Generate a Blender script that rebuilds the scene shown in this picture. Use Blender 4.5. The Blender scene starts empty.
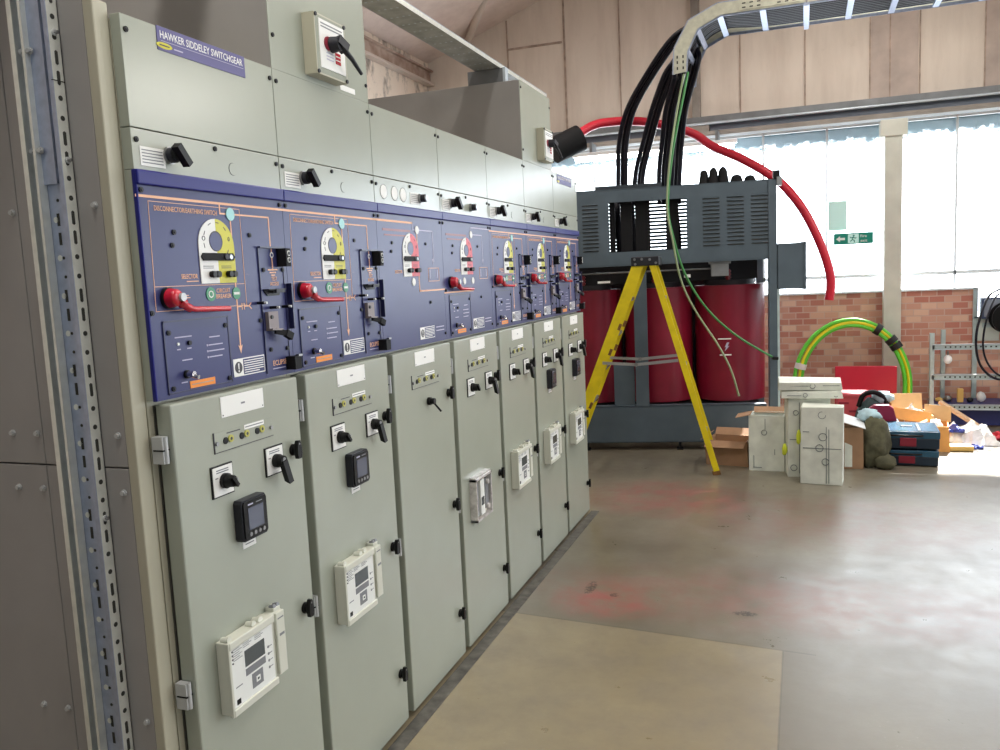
import bpy, bmesh, math, random
from math import sin, cos, pi, radians as R
from mathutils import Vector, Matrix, noise
random.seed(7)
sc = bpy.context.scene
col = sc.collection

# ------------------------------------------------------------------ materials
def lin(c):
    return tuple(((v/255)/12.92 if v/255 <= .04045 else ((v/255+.055)/1.055)**2.4) for v in c)
def C4(c): return (*lin(c), 1)
MT = {}
def mat(name, rgb, rough=.5, metal=0, var=0., scale=8., bump=0., spec=.5, coat=0., emit=0., rgb2=None, detail=4, stretch=None):
    m = bpy.data.materials.new(name); m.use_nodes = True
    nt = m.node_tree; b = nt.nodes['Principled BSDF']
    b.inputs['Roughness'].default_value = rough; b.inputs['Metallic'].default_value = metal
    b.inputs['Specular IOR Level'].default_value = spec
    b.inputs['Coat Weight'].default_value = coat
    b.inputs['Base Color'].default_value = C4(rgb)
    if emit:
        b.inputs['Emission Color'].default_value = C4(rgb); b.inputs['Emission Strength'].default_value = emit
    if var or bump:
        tc = nt.nodes.new('ShaderNodeTexCoord'); mp = nt.nodes.new('ShaderNodeMapping')
        nt.links.new(tc.outputs['Object'], mp.inputs['Vector'])
        if stretch: mp.inputs['Scale'].default_value = stretch
        n = nt.nodes.new('ShaderNodeTexNoise'); n.inputs['Scale'].default_value = scale; n.inputs['Detail'].default_value = detail
        nt.links.new(mp.outputs['Vector'], n.inputs['Vector'])
        if var:
            r = nt.nodes.new('ShaderNodeValToRGB'); e = r.color_ramp.elements
            e[0].position = .3; e[1].position = .7
            if rgb2: e[0].color = C4(rgb); e[1].color = C4(rgb2)
            else:
                e[0].color = C4(tuple(max(0, v*(1-var)) for v in rgb)); e[1].color = C4(tuple(min(255, v*(1+var)) for v in rgb))
            nt.links.new(n.outputs['Fac'], r.inputs['Fac']); nt.links.new(r.outputs['Color'], b.inputs['Base Color'])
        if bump:
            bp = nt.nodes.new('ShaderNodeBump'); bp.inputs['Strength'].default_value = bump; bp.inputs['Distance'].default_value = .02
            nt.links.new(n.outputs['Fac'], bp.inputs['Height']); nt.links.new(bp.outputs['Normal'], b.inputs['Normal'])
    MT[name] = m
    return m
M = MT
mat('grey_paint', (157,162,149), .25, 0, .015, 3, spec=.8)
mat('cream_paint', (176,172,152), .42, 0, .02, 3)
mat('side_paint', (150,147,144), .45, 0, .03, 4)
mat('door_edge', (96,94,86), .5)
mat('gap_dark', (48,48,44), .7)
mat('blue_fascia', (54,58,104), .32, 0, .03, 5, spec=.32)
mat('blue_trim', (28,30,112), .34, spec=.3)
mat('navy', (32,34,74), .35)
mat('white_label', (232,232,228), .5)
mat('yellow', (200,194,40), .45)
mat('pink_red', (214,84,96), .45)
mat('orange_print', (240,186,150), .55)
mat('orange_label', (236,140,30), .5)
mat('print_pale', (180,176,200), .5)
mat('print_dark', (62,60,66), .6)
mat('green_disc', (30,130,84), .4)
mat('mint', (150,206,206), .4)
mat('red_handle', (190,20,44), .25, coat=.4)
mat('black', (14,14,15), .4, spec=.25)
mat('black_matte', (16,16,19), .65, spec=.25)
mat('charcoal', (40,41,47), .45, spec=.3)
mat('chrome', (205,205,205), .2, 1)
mat('steel', (150,150,150), .35, 1, .06, 20)
mat('plate_grey', (128,118,118), .5, .2)
mat('galv_blue_sheen', (168,178,200), .34, .6, .05, 40)  # galvanised steel with a blue reflection tinted into its colour
mat('galv_rail', (196,196,178), .40, .35, .06, 20)
mat('galv_lit', (226,228,220), .30, .45, .03, 40)  # same galvanised steel, lamp sheen put in as a whiter colour
mat('bolt_steel', (184,186,186), .4, .2)
mat('galv_dull', (168,170,166), .5, .3, .10, 14)
mat('galv_shelf', (186,202,202), .42, .4, .05, 14)
mat('sign_purple', (84,80,132), .45)
mat('sign_blue', (110,134,176), .45)
mat('relay_white', (204,205,192), .42)
mat('relay_face', (226,228,224), .42)
mat('lcd', (70,76,78), .2)
mat('screen', (70,74,92), .12, coat=.5)
mat('key_grey', (120,122,126), .5)
mat('yellow_socket', (176,172,78), .4)
mat('clear_cover', (206,202,200), .15, .3, .12, 40)
mat('transformer_grey', (76,89,99), .48, 0, .05, 6)
mat('transformer_dark', (46,54,62), .6)
mat('core_dark', (38,36,42), .6)
mat('resin_red', (122,18,42), .34, 0, .08, 3)
mat('insulator_red', (120,24,34), .35)
mat('ladder_yellow', (226,204,16), .45, 0, .06, 9)
mat('ladder_scuff', (120,84,44), .7, 0, .2, 30)
mat('aluminium', (180,180,180), .4, .9, .05, 12)
mat('cable_black', (22,21,32), .38, spec=.3)
mat('cable_green', (66,136,74), .42)
mat('cable_pale', (142,158,120), .45)
mat('cable_red', (206,34,56), .38)
mat('coil_green', (96,206,56), .4)
mat('coil_yellow', (232,222,40), .4)
mat('tape_black', (22,24,26), .5)
mat('carton_white', (222,226,216), .7, 0, .07, 7)
mat('carton_brown', (164,128,98), .75, 0, .06, 7)
mat('carton_tan', (206,168,118), .75, 0, .06, 7)
mat('carton_orange', (232,164,88), .7, 0, .05, 7)
mat('print_box', (96,106,108), .7)
mat('hi_vis', (214,226,60), .6)
mat('olive', (84,82,62), .85, 0, .2, 14, bump=.5)
mat('bag_dark', (44,62,64), .75, 0, .2, 20, bump=.4)
mat('pale_cloth', (170,196,204), .8, 0, .1, 14, bump=.3)
mat('teal_case', (44,84,108), .22, 0, .05, 10)
mat('case_dark', (26,42,58), .4)
mat('latch_red', (140,34,54), .4)
mat('maroon', (132,24,56), .4)
mat('board_red', (180,26,54), .45, 0, .03, 5)
mat('crate_pink', (190,72,82), .5)
mat('poly_white', (235,236,236), .3, 0, .04, 12, bump=.3)
mat('poly_blue', (70,90,190), .4)
mat('wood', (206,168,130), .7, 0, .1, 12, stretch=(1,8,8))
mat('red_scrap', (224,70,84), .5)
mat('box_yellow', (228,190,110), .6)
mat('rack_blue', (44,52,110), .45)
mat('lamp_white', (225,225,225), .4)
mat('lamp_tube', (255,250,244), .4, emit=14)
mat('exit_green', (0,132,112), .45)
mat('mint_paper', (206,244,238), .6)
mat('window_frame', (222,230,234), .5)
mat('column_paint', (206,206,194), .5, 0, .04, 5)
mat('rusty_steel', (142,112,98), .75, 0, .25, 7, rgb2=(186,166,152), bump=.2)
mat('beam_grey', (122,124,126), .5, .4, .08, 6)
mat('beam_dark', (136,144,158), .6)
mat('beam_brown', (140,132,124), .55, .2, .08, 6)
mat('pipe_white', (196,206,214), .35, .3)
mat('seam_brown', (166,146,132), .8, 0, .15, 10)
mat('brace_grey', (200,186,176), .6, .2)
mat('strip_grey', (88,86,80), .8, 0, .2, 18)
mat('grey_blue_box', (62,74,104), .5)
mat('pale_box', (206,214,206), .5)

def node_mat(name):
    m = bpy.data.materials.new(name); m.use_nodes = True; MT[name] = m
    nt = m.node_tree
    return nt, nt.nodes['Principled BSDF'], nt.nodes.new, nt.links.new
def mth(nt, op, a, b=None, c=None):
    n = nt.nodes.new('ShaderNodeMath'); n.operation = op
    for i, v in enumerate((a, b, c)):
        if v is None: continue
        if isinstance(v, (int, float)): n.inputs[i].default_value = v
        else: nt.links.new(v, n.inputs[i])
    return n.outputs[0]
def noise_tex(nt, vec, scale, detail=5, rough=.55, dist=0):
    n = nt.nodes.new('ShaderNodeTexNoise'); n.inputs['Scale'].default_value = scale
    n.inputs['Detail'].default_value = detail; n.inputs['Roughness'].default_value = rough; n.inputs['Distortion'].default_value = dist
    nt.links.new(vec, n.inputs['Vector']); return n.outputs['Fac']
def ramp(nt, f, p0, p1, c0=(0,0,0,1), c1=(1,1,1,1)):
    r = nt.nodes.new('ShaderNodeValToRGB'); e = r.color_ramp.elements
    e[0].position = p0; e[1].position = p1; e[0].color = c0; e[1].color = c1
    nt.links.new(f, r.inputs['Fac']); return r.outputs['Color']
def mixc(nt, f, a, b, mode='MIX'):
    n = nt.nodes.new('ShaderNodeMix'); n.data_type = 'RGBA'; n.blend_type = mode
    for s, v in ((0, f), (6, a), (7, b)):
        if isinstance(v, (int, float)): n.inputs[s].default_value = v
        elif isinstance(v, tuple): n.inputs[s].default_value = v
        else: nt.links.new(v, n.inputs[s])
    return n.outputs[2]
def obj_xyz(nt):
    tc = nt.nodes.new('ShaderNodeTexCoord'); sp = nt.nodes.new('ShaderNodeSeparateXYZ')
    nt.links.new(tc.outputs['Object'], sp.inputs[0]); return tc.outputs['Object'], sp.outputs[0], sp.outputs[1], sp.outputs[2]

# concrete floor with slab joints, stains and dust
nt, b, NN, LL = node_mat('concrete')
vec, X, Y, Z = obj_xyz(nt)
n1 = noise_tex(nt, vec, .9, 6, .6); n2 = noise_tex(nt, vec, 5, 8, .7); n3 = noise_tex(nt, vec, 55, 4, .7)
c = ramp(nt, n1, .32, .68, C4((100,93,79)), C4((130,124,108)))
line_y = mth(nt, 'ADD', mth(nt, 'MULTIPLY', X, -.09), 3.80)            # slab joint across the aisle
dy = mth(nt, 'SUBTRACT', Y, line_y)
slab = mth(nt, 'MULTIPLY', mth(nt, 'LESS_THAN', dy, 0), mth(nt, 'LESS_THAN', X, -.09))
c = mixc(nt, mth(nt, 'MULTIPLY', slab, .75), c, ramp(nt, n1, .3, .7, C4((134,122,98)), C4((164,150,118))))
c = mixc(nt, ramp(nt, n2, .42, .75, (0,0,0,1), (.55,.55,.55,1)), c, C4((116,108,98)))
# reddish paint stains near the row
def blot(cx, cy, rx, ry):
    d = mth(nt, 'ADD', mth(nt, 'POWER', mth(nt, 'DIVIDE', mth(nt, 'SUBTRACT', X, cx), rx), 2), mth(nt, 'POWER', mth(nt, 'DIVIDE', mth(nt, 'SUBTRACT', Y, cy), ry), 2))
    return mth(nt, 'MAXIMUM', mth(nt, 'SUBTRACT', 1, d), 0)
for (cx, cy, rx, ry, s) in ((-1.0,4.2,.35,.3,.8), (-1.0,6.3,.7,.6,.6), (-.2,4.4,1.6,.5,.3), (.2,5.9,1.2,.7,.25)):
    f = mth(nt, 'MULTIPLY', mth(nt, 'MULTIPLY', blot(cx, cy, rx, ry), ramp(nt, n2, .35, .6)), s)
    c = mixc(nt, f, c, C4((158,84,82)))
for (cx, cy, rx, ry) in ((-1.12,4.36,.035,.12), (-.28,4.19,.07,.04), (-.97,4.28,.03,.03)):
    c = mixc(nt, mth(nt, 'MULTIPLY', ramp(nt, mth(nt, 'MULTIPLY', blot(cx, cy, rx, ry), ramp(nt, n3, .4, .6)), .1, .4), .8), c, C4((52,44,38)))
j1 = mth(nt, 'MULTIPLY', mth(nt, 'LESS_THAN', mth(nt, 'ABSOLUTE', dy), .006), mth(nt, 'LESS_THAN', X, .05))
j2 = mth(nt, 'MULTIPLY', mth(nt, 'LESS_THAN', mth(nt, 'ABSOLUTE', mth(nt, 'ADD', X, .09)), .004), mth(nt, 'LESS_THAN', dy, 0))
j3 = mth(nt, 'LESS_THAN', mth(nt, 'ABSOLUTE', mth(nt, 'SUBTRACT', Y, 8.05)), .006)
jj = mth(nt, 'MAXIMUM', mth(nt, 'MAXIMUM', j1, j2), j3)
c = mixc(nt, mth(nt, 'MULTIPLY', jj, mth(nt, 'ADD', .15, mth(nt, 'MULTIPLY', n2, .5))), c, C4((62,54,46)))
dust = mth(nt, 'MULTIPLY', ramp(nt, n3, .62, .72), ramp(nt, n1, .5, .75))
c = mixc(nt, mth(nt, 'MULTIPLY', dust, .5), c, C4((200,194,186)))
LL(c, b.inputs['Base Color'])
rr = NN('ShaderNodeMapRange'); LL(n2, rr.inputs[0]); rr.inputs[1].default_value = .3; rr.inputs[2].default_value = .7; rr.inputs[3].default_value = .26; rr.inputs[4].default_value = .42; b.inputs['Specular IOR Level'].default_value = .9
LL(rr.outputs[0], b.inputs['Roughness'])
bp = NN('ShaderNodeBump'); bp.inputs['Strength'].default_value = .12; bp.inputs['Distance'].default_value = .01; LL(n2, bp.inputs['Height']); LL(bp.outputs[0], b.inputs['Normal'])

# brickwork
nt, b, NN, LL = node_mat('brick')
vec, X, Y, Z = obj_xyz(nt)
cb = NN('ShaderNodeCombineXYZ'); LL(X, cb.inputs[0]); LL(Z, cb.inputs[1])
br = NN('ShaderNodeTexBrick'); LL(cb.outputs[0], br.inputs['Vector'])
br.inputs['Scale'].default_value = 1; br.inputs['Brick Width'].default_value = .15; br.inputs['Row Height'].default_value = .07
br.inputs['Mortar Size'].default_value = .006; br.inputs['Mortar Smooth'].default_value = .2; br.inputs['Bias'].default_value = -.15
br.inputs['Color1'].default_value = C4((184,118,102)); br.inputs['Color2'].default_value = C4((234,204,178)); br.inputs['Mortar'].default_value = C4((204,176,162))
n2 = noise_tex(nt, vec, 6, 6); c = mixc(nt, mth(nt, 'MULTIPLY', n2, .35), br.outputs['Color'], C4((204,142,124)))
LL(c, b.inputs['Base Color']); b.inputs['Roughness'].default_value = .8
bp = NN('ShaderNodeBump'); bp.inputs['Strength'].default_value = .4; bp.inputs['Distance'].default_value = .008; LL(br.outputs['Fac'], bp.inputs['Height']); bp.invert = True; LL(bp.outputs[0], b.inputs['Normal'])

# painted cladding boards on the upper wall, with grime
def board_mat(name, base, dirty, amt, sz=.35, p0=.42, p1=.75):
    nt, b, NN, LL = node_mat(name)
    vec, X, Y, Z = obj_xyz(nt)
    mp = NN('ShaderNodeMapping'); mp.inputs['Scale'].default_value = (2.2, 2.2, sz); LL(vec, mp.inputs['Vector'])
    s = noise_tex(nt, mp.outputs[0], 1.6, 6, .65); g = noise_tex(nt, vec, 7, 8, .7)
    c = mixc(nt, mth(nt, 'MULTIPLY', ramp(nt, s, p0, p1), amt), C4(base), C4(dirty))
    c = mixc(nt, mth(nt, 'MULTIPLY', ramp(nt, g, .58, .8), amt*.7), c, C4(dirty))
    LL(c, b.inputs['Base Color']); b.inputs['Roughness'].default_value = .7
board_mat('cladding', (220,207,194), (180,163,150), .5)
mat('board_shade', (182,166,156), .7, 0, .06, 5)
board_mat('roof_board', (220,202,192), (182,160,150), .6)
board_mat('left_wall_board', (222,206,190), (44,40,42), 1.0, 1.2, .5, .66)

# window glass: clear and faintly reflecting below, cobwebbed and dusty along the top
nt, b, NN, LL = node_mat('glass')
nt.nodes.remove(b)
vec, X, Y, Z = obj_xyz(nt)
out = nt.nodes['Material Output']; tr = NN('ShaderNodeBsdfTransparent'); gl = NN('ShaderNodeBsdfGlossy'); gl.inputs['Roughness'].default_value = .05
mx = NN('ShaderNodeMixShader'); mx.inputs[0].default_value = .06; LL(tr.outputs[0], mx.inputs[1]); LL(gl.outputs[0], mx.inputs[2])
df = NN('ShaderNodeBsdfDiffuse'); df.inputs[0].default_value = C4((150,184,200))
g = noise_tex(nt, vec, 9, 8, .75)
edge = mth(nt, 'ADD', mth(nt, 'MULTIPLY', mth(nt, 'SUBTRACT', Z, 2.93), 5.0), mth(nt, 'MULTIPLY', mth(nt, 'SUBTRACT', g, .5), 2.2))
edge = ramp(nt, edge, .25, .75, (0,0,0,1), (.86,.86,.86,1))
mx2 = NN('ShaderNodeMixShader'); LL(edge, mx2.inputs[0]); LL(mx.outputs[0], mx2.inputs[1]); LL(df.outputs[0], mx2.inputs[2])
LL(mx2.outputs[0], out.inputs['Surface'])

# ------------------------------------------------------------------ mesh builder
def smooth_path(pts, n=8):
    P = [Vector(p) for p in pts]; out = []
    Q = [P[0]*2-P[1]] + P + [P[-1]*2-P[-2]]
    for i in range(1, len(Q)-2):
        p0, p1, p2, p3 = Q[i-1:i+3]
        for k in range(n):
            t = k/n
            out.append(.5*((2*p1)+(p2-p0)*t+(2*p0-5*p1+4*p2-p3)*t*t+(3*p1-p0-3*p2+p3)*t**3))
    out.append(P[-1]); return out
_txt = {}
def text_geo(s, bold=False):
    if s in _txt: return _txt[s]
    cu = bpy.data.curves.new('lettering', 'FONT'); cu.body = s; cu.size = 1; cu.resolution_u = 2; cu.extrude = .5; cu.offset = .004
    o = bpy.data.objects.new('lettering', cu); col.objects.link(o)
    me = o.evaluated_get(bpy.context.evaluated_depsgraph_get()).to_mesh()
    V = [v.co.copy() for v in me.vertices]; F = [tuple(p.vertices) for p in me.polygons]
    o.to_mesh_clear(); bpy.data.objects.remove(o); bpy.data.curves.remove(cu)
    x0 = min(v.x for v in V); x1 = max(v.x for v in V); y0 = min(v.y for v in V); y1 = max(v.y for v in V)
    V = [((v.x-x0)/(y1-y0), (v.y-y0)/(y1-y0), v.z) for v in V]
    _txt[s] = (V, F, (x1-x0)/(y1-y0)); return _txt[s]
class MB:
    def __init__(s): s.v = []; s.f = []; s.mi = []; s.sm = []; s.mats = []
    def add(s, vs, fs, m, smooth=False):
        if m not in s.mats: s.mats.append(m)
        k = s.mats.index(m); o = len(s.v); s.v += [tuple(v) for v in vs]
        for f in fs: s.f.append(tuple(i+o for i in f)); s.mi.append(k); s.sm.append(smooth)
        return s
    def box(s, x0, x1, y0, y1, z0, z1, m):
        vs = [(x, y, z) for x in (x0, x1) for y in (y0, y1) for z in (z0, z1)]
        return s.add(vs, [(0,1,3,2), (4,6,7,5), (0,4,5,1), (2,3,7,6), (0,2,6,4), (1,5,7,3)], m)
    def obox(s, c, a, b, d, m):
        c, a, b, d = map(Vector, (c, a, b, d))
        vs = [c+a*i+b*j+d*k for i in (-1, 1) for j in (-1, 1) for k in (-1, 1)]
        return s.add(vs, [(0,1,3,2), (4,6,7,5), (0,4,5,1), (2,3,7,6), (0,2,6,4), (1,5,7,3)], m)
    def bar(s, p, q, w, h, m, up=(0,0,1)):
        p, q = Vector(p), Vector(q); d = q-p; a = d.normalized(); side = a.cross(Vector(up)).normalized(); u = side.cross(a)
        return s.obox((p+q)/2, d/2, side*w/2, u*h/2, m)
    def cyl(s, p, q, r, m, r2=None, n=14, smooth=True):
        p, q = Vector(p), Vector(q); r2 = r if r2 is None else r2; a = (q-p).normalized()
        t = Vector((0,0,1)) if abs(a.z) < .9 else Vector((1,0,0)); u = a.cross(t).normalized(); w = a.cross(u)
        vs = []
        for P, rad in ((p, r), (q, r2)):
            vs += [P+(u*cos(2*pi*i/n)+w*sin(2*pi*i/n))*rad for i in range(n)]
        s.add(vs, [(i, (i+1) % n, n+(i+1) % n, n+i) for i in range(n)], m, smooth)
        return s.add(vs, [tuple(range(n)), tuple(range(n, 2*n))], m)
    def tube(s, pts, r, m, n=8, ends=True):
        P = [Vector(p) for p in pts]; rs = r if isinstance(r, (list, tuple)) else [r]*len(P); vs = []; u = None
        for i, p in enumerate(P):
            a = (P[min(i+1, len(P)-1)]-P[max(i-1, 0)]).normalized()
            if u is None:
                t = Vector((0,0,1)) if abs(a.z) < .9 else Vector((1,0,0)); u = a.cross(t).normalized()
            else: u = (u-a*u.dot(a)).normalized()
            w = a.cross(u); vs += [p+(u*cos(2*pi*k/n)+w*sin(2*pi*k/n))*rs[i] for k in range(n)]
        fs = [(i*n+k, i*n+(k+1) % n, (i+1)*n+(k+1) % n, (i+1)*n+k) for i in range(len(P)-1) for k in range(n)]
        s.add(vs, fs, m, True)
        if ends: s.add(vs[:n]+vs[-n:], [tuple(range(n)), tuple(range(n, 2*n))], m)
        return s
    def prism(s, poly, d0, d1, m, axis='x'):
        f = {'x': lambda a, b, d: (d, a, b), 'y': lambda a, b, d: (a, d, b), 'z': lambda a, b, d: (a, b, d)}[axis]
        n = len(poly); vs = [f(a, b, d0) for a, b in poly]+[f(a, b, d1) for a, b in poly]
        return s.add(vs, [tuple(range(n)), tuple(range(n, 2*n))]+[(i, (i+1) % n, n+(i+1) % n, n+i) for i in range(n)], m)
    def ell(s, c, r, m, nu=14, nv=9, fn=None):
        vs = []; c = Vector(c)
        for j in range(nv+1):
            for i in range(nu):
                th = pi*j/nv; ph = 2*pi*i/nu; d = Vector((sin(th)*cos(ph), sin(th)*sin(ph), cos(th)))
                k = fn(d) if fn else 1
                vs.append(c+Vector((d.x*r[0], d.y*r[1], d.z*r[2]))*k)
        return s.add(vs, [(j*nu+i, j*nu+(i+1) % nu, (j+1)*nu+(i+1) % nu, (j+1)*nu+i) for j in range(nv) for i in range(nu)], m, True)
    def text(s, t, y, z, h, d, m, align='l', th=.0005, axis='x', fit=0):
        V, F, w = text_geo(t); squeeze = fit/(w*h) if fit else 1.; w *= squeeze; o = {'l': 0, 'c': -w/2, 'r': -w}[align]
        f = (lambda a, b, c: (d+c*th*2, y+a, z+b)) if axis == 'x' else (lambda a, b, c: (y+a, d-c*th*2, z+b))
        return s.add([f((a*squeeze+o)*h, b*h, c) for a, b, c in V], F, m)
    def line(s, pts, w, d0, d1, m):                                     # printed or raised stroke on a face, in (y, z)
        for (a, b), (c, e) in zip(pts[:-1], pts[1:]):
            dx, dz = c-a, e-b; L = math.hypot(dx, dz) or 1; nx, nz = -dz/L*w/2, dx/L*w/2; ex, ez = dx/L*w/2, dz/L*w/2
            s.prism([(a-ex+nx, b-ez+nz), (c+ex+nx, e+ez+nz), (c+ex-nx, e+ez-nz), (a-ex-nx, b-ez-nz)], d0, d1, m)
        return s
    def frame(s, y0, y1, z0, z1, w, d0, d1, m):
        return s.line([(y0, z0), (y1, z0), (y1, z1), (y0, z1), (y0, z0)], w, d0, d1, m)
    def disc(s, y, z, r, d0, d1, m, n=20): return s.cyl((d0, y, z), (d1, y, z), r, m, n=n)
    def mesh(s, name):
        me = bpy.data.meshes.new(name); me.from_pydata(s.v, [], s.f); me.validate()
        for m in s.mats: me.materials.append(M[m])
        if len(me.polygons) == len(s.mi):
            me.polygons.foreach_set('material_index', s.mi); me.polygons.foreach_set('use_smooth', s.sm)
        bm = bmesh.new(); bm.from_mesh(me); bmesh.ops.recalc_face_normals(bm, faces=bm.faces); bm.to_mesh(me); bm.free()
        return me
def link(name, me, parent=None, loc=(0,0,0), bevel=0, rot=None):
    o = bpy.data.objects.new(name, me); col.objects.link(o); o.parent = parent; o.location = loc
    if rot: o.rotation_euler = rot
    if bevel:
        b = o.modifiers.new('edge', 'BEVEL'); b.width = bevel; b.segments = 2; b.limit_method = 'ANGLE'; b.angle_limit = R(50)
    return o
cache = {}
def part(name, parent, fn, key=None, loc=(0,0,0), bevel=0, rot=None):
    k = key or None
    if k and k in cache: me = cache[k]
    else:
        mb = MB(); fn(mb); me = mb.mesh(name)
        if k: cache[k] = me
    return link(name, me, parent, loc, bevel, rot)
def tag(o, label, cat, group=None, kind=None):
    if label: o['label'] = label
    if cat: o['category'] = cat
    if group: o['group'] = group
    if kind: o['kind'] = kind
    return o
def thing(name, label, cat, loc=(0,0,0), rz=0, group=None):
    o = bpy.data.objects.new(name, None); col.objects.link(o); o.location = loc; o.rotation_euler = (0,0,rz); o.empty_display_size = .1
    return tag(o, label, cat, group)
def single(name, label, cat, fn, loc=(0,0,0), rz=0, bevel=0, group=None, key=None):
    return tag(part(name, None, fn, key, loc, bevel, (0,0,rz)), label, cat, group)
def struct(name, fn, bevel=0):
    o = part(name, None, fn, bevel=bevel); o['kind'] = 'structure'; return o

# ------------------------------------------------------------------ camera
H = 1.75; YAW, PIT, ROL, F = -.352557, -.117683, -.0463168, 830.56
cy, sy, cp, sp = cos(YAW), sin(YAW), cos(PIT), sin(PIT)
fwd = Vector((sy*cp, cy*cp, sp)); r0 = Vector((cy, -sy, 0)); u0 = r0.cross(fwd)
right = r0*cos(ROL)+u0*sin(ROL); up = -r0*sin(ROL)+u0*cos(ROL)
cam = bpy.data.cameras.new('camera'); co = bpy.data.objects.new('camera', cam); col.objects.link(co)
co.matrix_world = Matrix(((right.x, up.x, -fwd.x, 0), (right.y, up.y, -fwd.y, 0), (right.z, up.z, -fwd.z, H), (0,0,0,1)))
cam.sensor_width = 36; cam.lens = F/1000*36; cam.clip_start = .05; sc.camera = co
def at(x, y, Y):                                                       # point seen at pixel (x, y) at distance Y down the hall
    d = fwd*1 + right*((x-500)/F) - up*((y-375)/F); t = Y/d.y
    return Vector((0,0,H))+d*t
def on_floor(x, y, z=0):
    d = fwd*1 + right*((x-500)/F) - up*((y-375)/F); t = (z-H)/d.z
    return Vector((0,0,H))+d*t

# ------------------------------------------------------------------ the setting
W = 10.0; XL = -4.46; EAVE = 4.47; SL = .36; XR = 3.0; FAR = 10.4
def roof_z(x): return EAVE+SL*(x-XL) if x <= XR else EAVE+SL*(XR-XL)-SL*(x-XR)
struct('floor', lambda m: m.box(XL-.2, FAR, -4, W+.3, -.2, 0, 'concrete'))
struct('wall_left', lambda m: m.box(XL-.2, XL, -4, W+.25, 0, EAVE, 'left_wall_board'))
struct('ceiling', lambda m: m.prism([(XL-.2, roof_z(XL)-.072), (XR, roof_z(XR)), (FAR, roof_z(FAR)), (FAR, roof_z(FAR)+.12), (XR, roof_z(XR)+.12), (XL-.2, roof_z(XL)+.048)], -4, W+.3, 'roof_board', 'y'))
def brickwork(m):
    m.box(XL, 1.70, W, W+.22, 0, 1.39, 'brick'); m.box(1.70, FAR, W+.02, W+.22, 0, 1.08, 'brick')
struct('wall_back_lower', brickwork)
ZH = 3.44
struct('wall_back_upper', lambda m: m.prism([(XL, ZH), (FAR, ZH), (FAR, roof_z(FAR)), (XR, roof_z(XR)), (XL, EAVE)], W, W+.2, 'cladding', 'y'))
def seams(m):
    for px, w in ((508,.018), (565,.022), (620,.014), (740,.014), (805,.014), (870,.012), (890,.012), (920,.012), (985,.012)):
        x = at(px, 60, W).x; m.box(x-w/2, x+w/2, W-.012, W+.01, ZH, roof_z(x)-.02, 'seam_brown')
    a = at(508, 50, W); b = at(562, 42, W); m.box(a.x, b.x, W-.012, W+.01, a.z-.012, a.z+.012, 'seam_brown')
struct('trim_1', seams)
def lintel(m):
    m.box(XL, FAR, W-.14, W+.2, 3.19, 3.27, 'beam_brown'); m.box(XL, FAR, W-.16, W-.13, 3.19, 3.215, 'pipe_white')
    m.box(XL, FAR, W-.02, W+.2, 3.27, 3.36, 'beam_dark'); m.box(XL, FAR, W-.10, W+.2, 3.36, ZH, 'beam_grey')
struct('trim_2', lintel)
struct('trim_3', lambda m: m.cyl((XL, W-.13, 3.355), (FAR, W-.13, 3.355), .014, 'pipe_white', n=8))
colx = at(892.5, 240, W-.15).x
def column(m):
    m.box(colx-.085, colx+.085, W-.20, W-.03, 0, 3.19, 'column_paint'); m.box(colx-.13, colx+.13, W-.22, W-.02, 3.02, 3.19, 'column_paint'); m.box(colx-.10, colx+.10, W-.22, W-.02, 0, .03, 'column_paint')
struct('trim_4', column, .006)
px = at(696, 100, W-.1).x
struct('trim_5', lambda m: (m.box(px-.045, px+.045, W-.09, W-.01, 3.3, roof_z(px)-.05, 'beam_brown'), m.box(px-.12, px+.14, W-.12, W-.01, 3.27, 3.34, 'beam_brown')))
def dark_boards(m):
    a = at(871, 60, W).x; b = at(918, 60, W).x; m.box(a, b, W-.008, W+.02, ZH, roof_z(a)-.02, 'board_shade')
    a = at(986, 40, W).x; m.box(a, a+.5, W-.008, W+.02, ZH, roof_z(a)-.02, 'board_shade')
struct('trim_6', dark_boards)
def windows(x0, x1, mull, z0):
    def fn(m):
        for x in mull: m.box(x-.011, x+.011, W+.03, W+.07, z0, 3.19, 'window_frame')
        m.box(x0, x1, W+.03, W+.09, 1.555, 1.595, 'window_frame'); m.box(x0, x1, W-.03, W+.15, 1.39, 1.41, 'window_frame') if z0 > 1.2 else m.box(x0, x1, W-.03, W+.15, 1.08, 1.10, 'window_frame')
        for x in (x0+.02, x1-.02): m.box(x-.02, x+.02, W+.02, W+.1, z0, 3.19, 'window_frame')
    return fn
def pane(x0, x1, z0): return lambda m: m.box(x0+.04, x1-.04, W+.055, W+.061, z0+.01, 3.185, 'glass')
mx = [at(p, 150, W).x for p in (593, 700, 763, 827)]
w1 = struct('window_1', windows(-3.9, colx, mx, 1.40)); link_ = part('pane', w1, pane(-3.9, colx, 1.40))
def window_right(m):
    m.box(colx, FAR, W+.03, W+.09, 1.555, 1.595, 'window_frame'); m.box(colx, 1.70, W-.03, W+.15, 1.39, 1.41, 'window_frame'); m.box(1.70, FAR, W-.03, W+.15, 1.08, 1.10, 'window_frame')
    x = at(958, 130, W).x
    for x in (x, x+.75, x+1.5, x+2.25): m.box(x-.011, x+.011, W+.03, W+.07, 1.10 if x > 1.7 else 1.40, 3.19, 'window_frame')
w2 = struct('window_2', window_right); part('pane', w2, lambda m: (m.box(colx+.04, 1.699, W+.055, W+.061, 1.41, 3.185, 'glass'), m.box(1.70, FAR-.04, W+.055, W+.061, 1.10, 3.185, 'glass')))
struct('wall_back_left', lambda m: m.box(XL, -3.9, W, W+.22, 1.39, 3.2, 'brick'))
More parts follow.
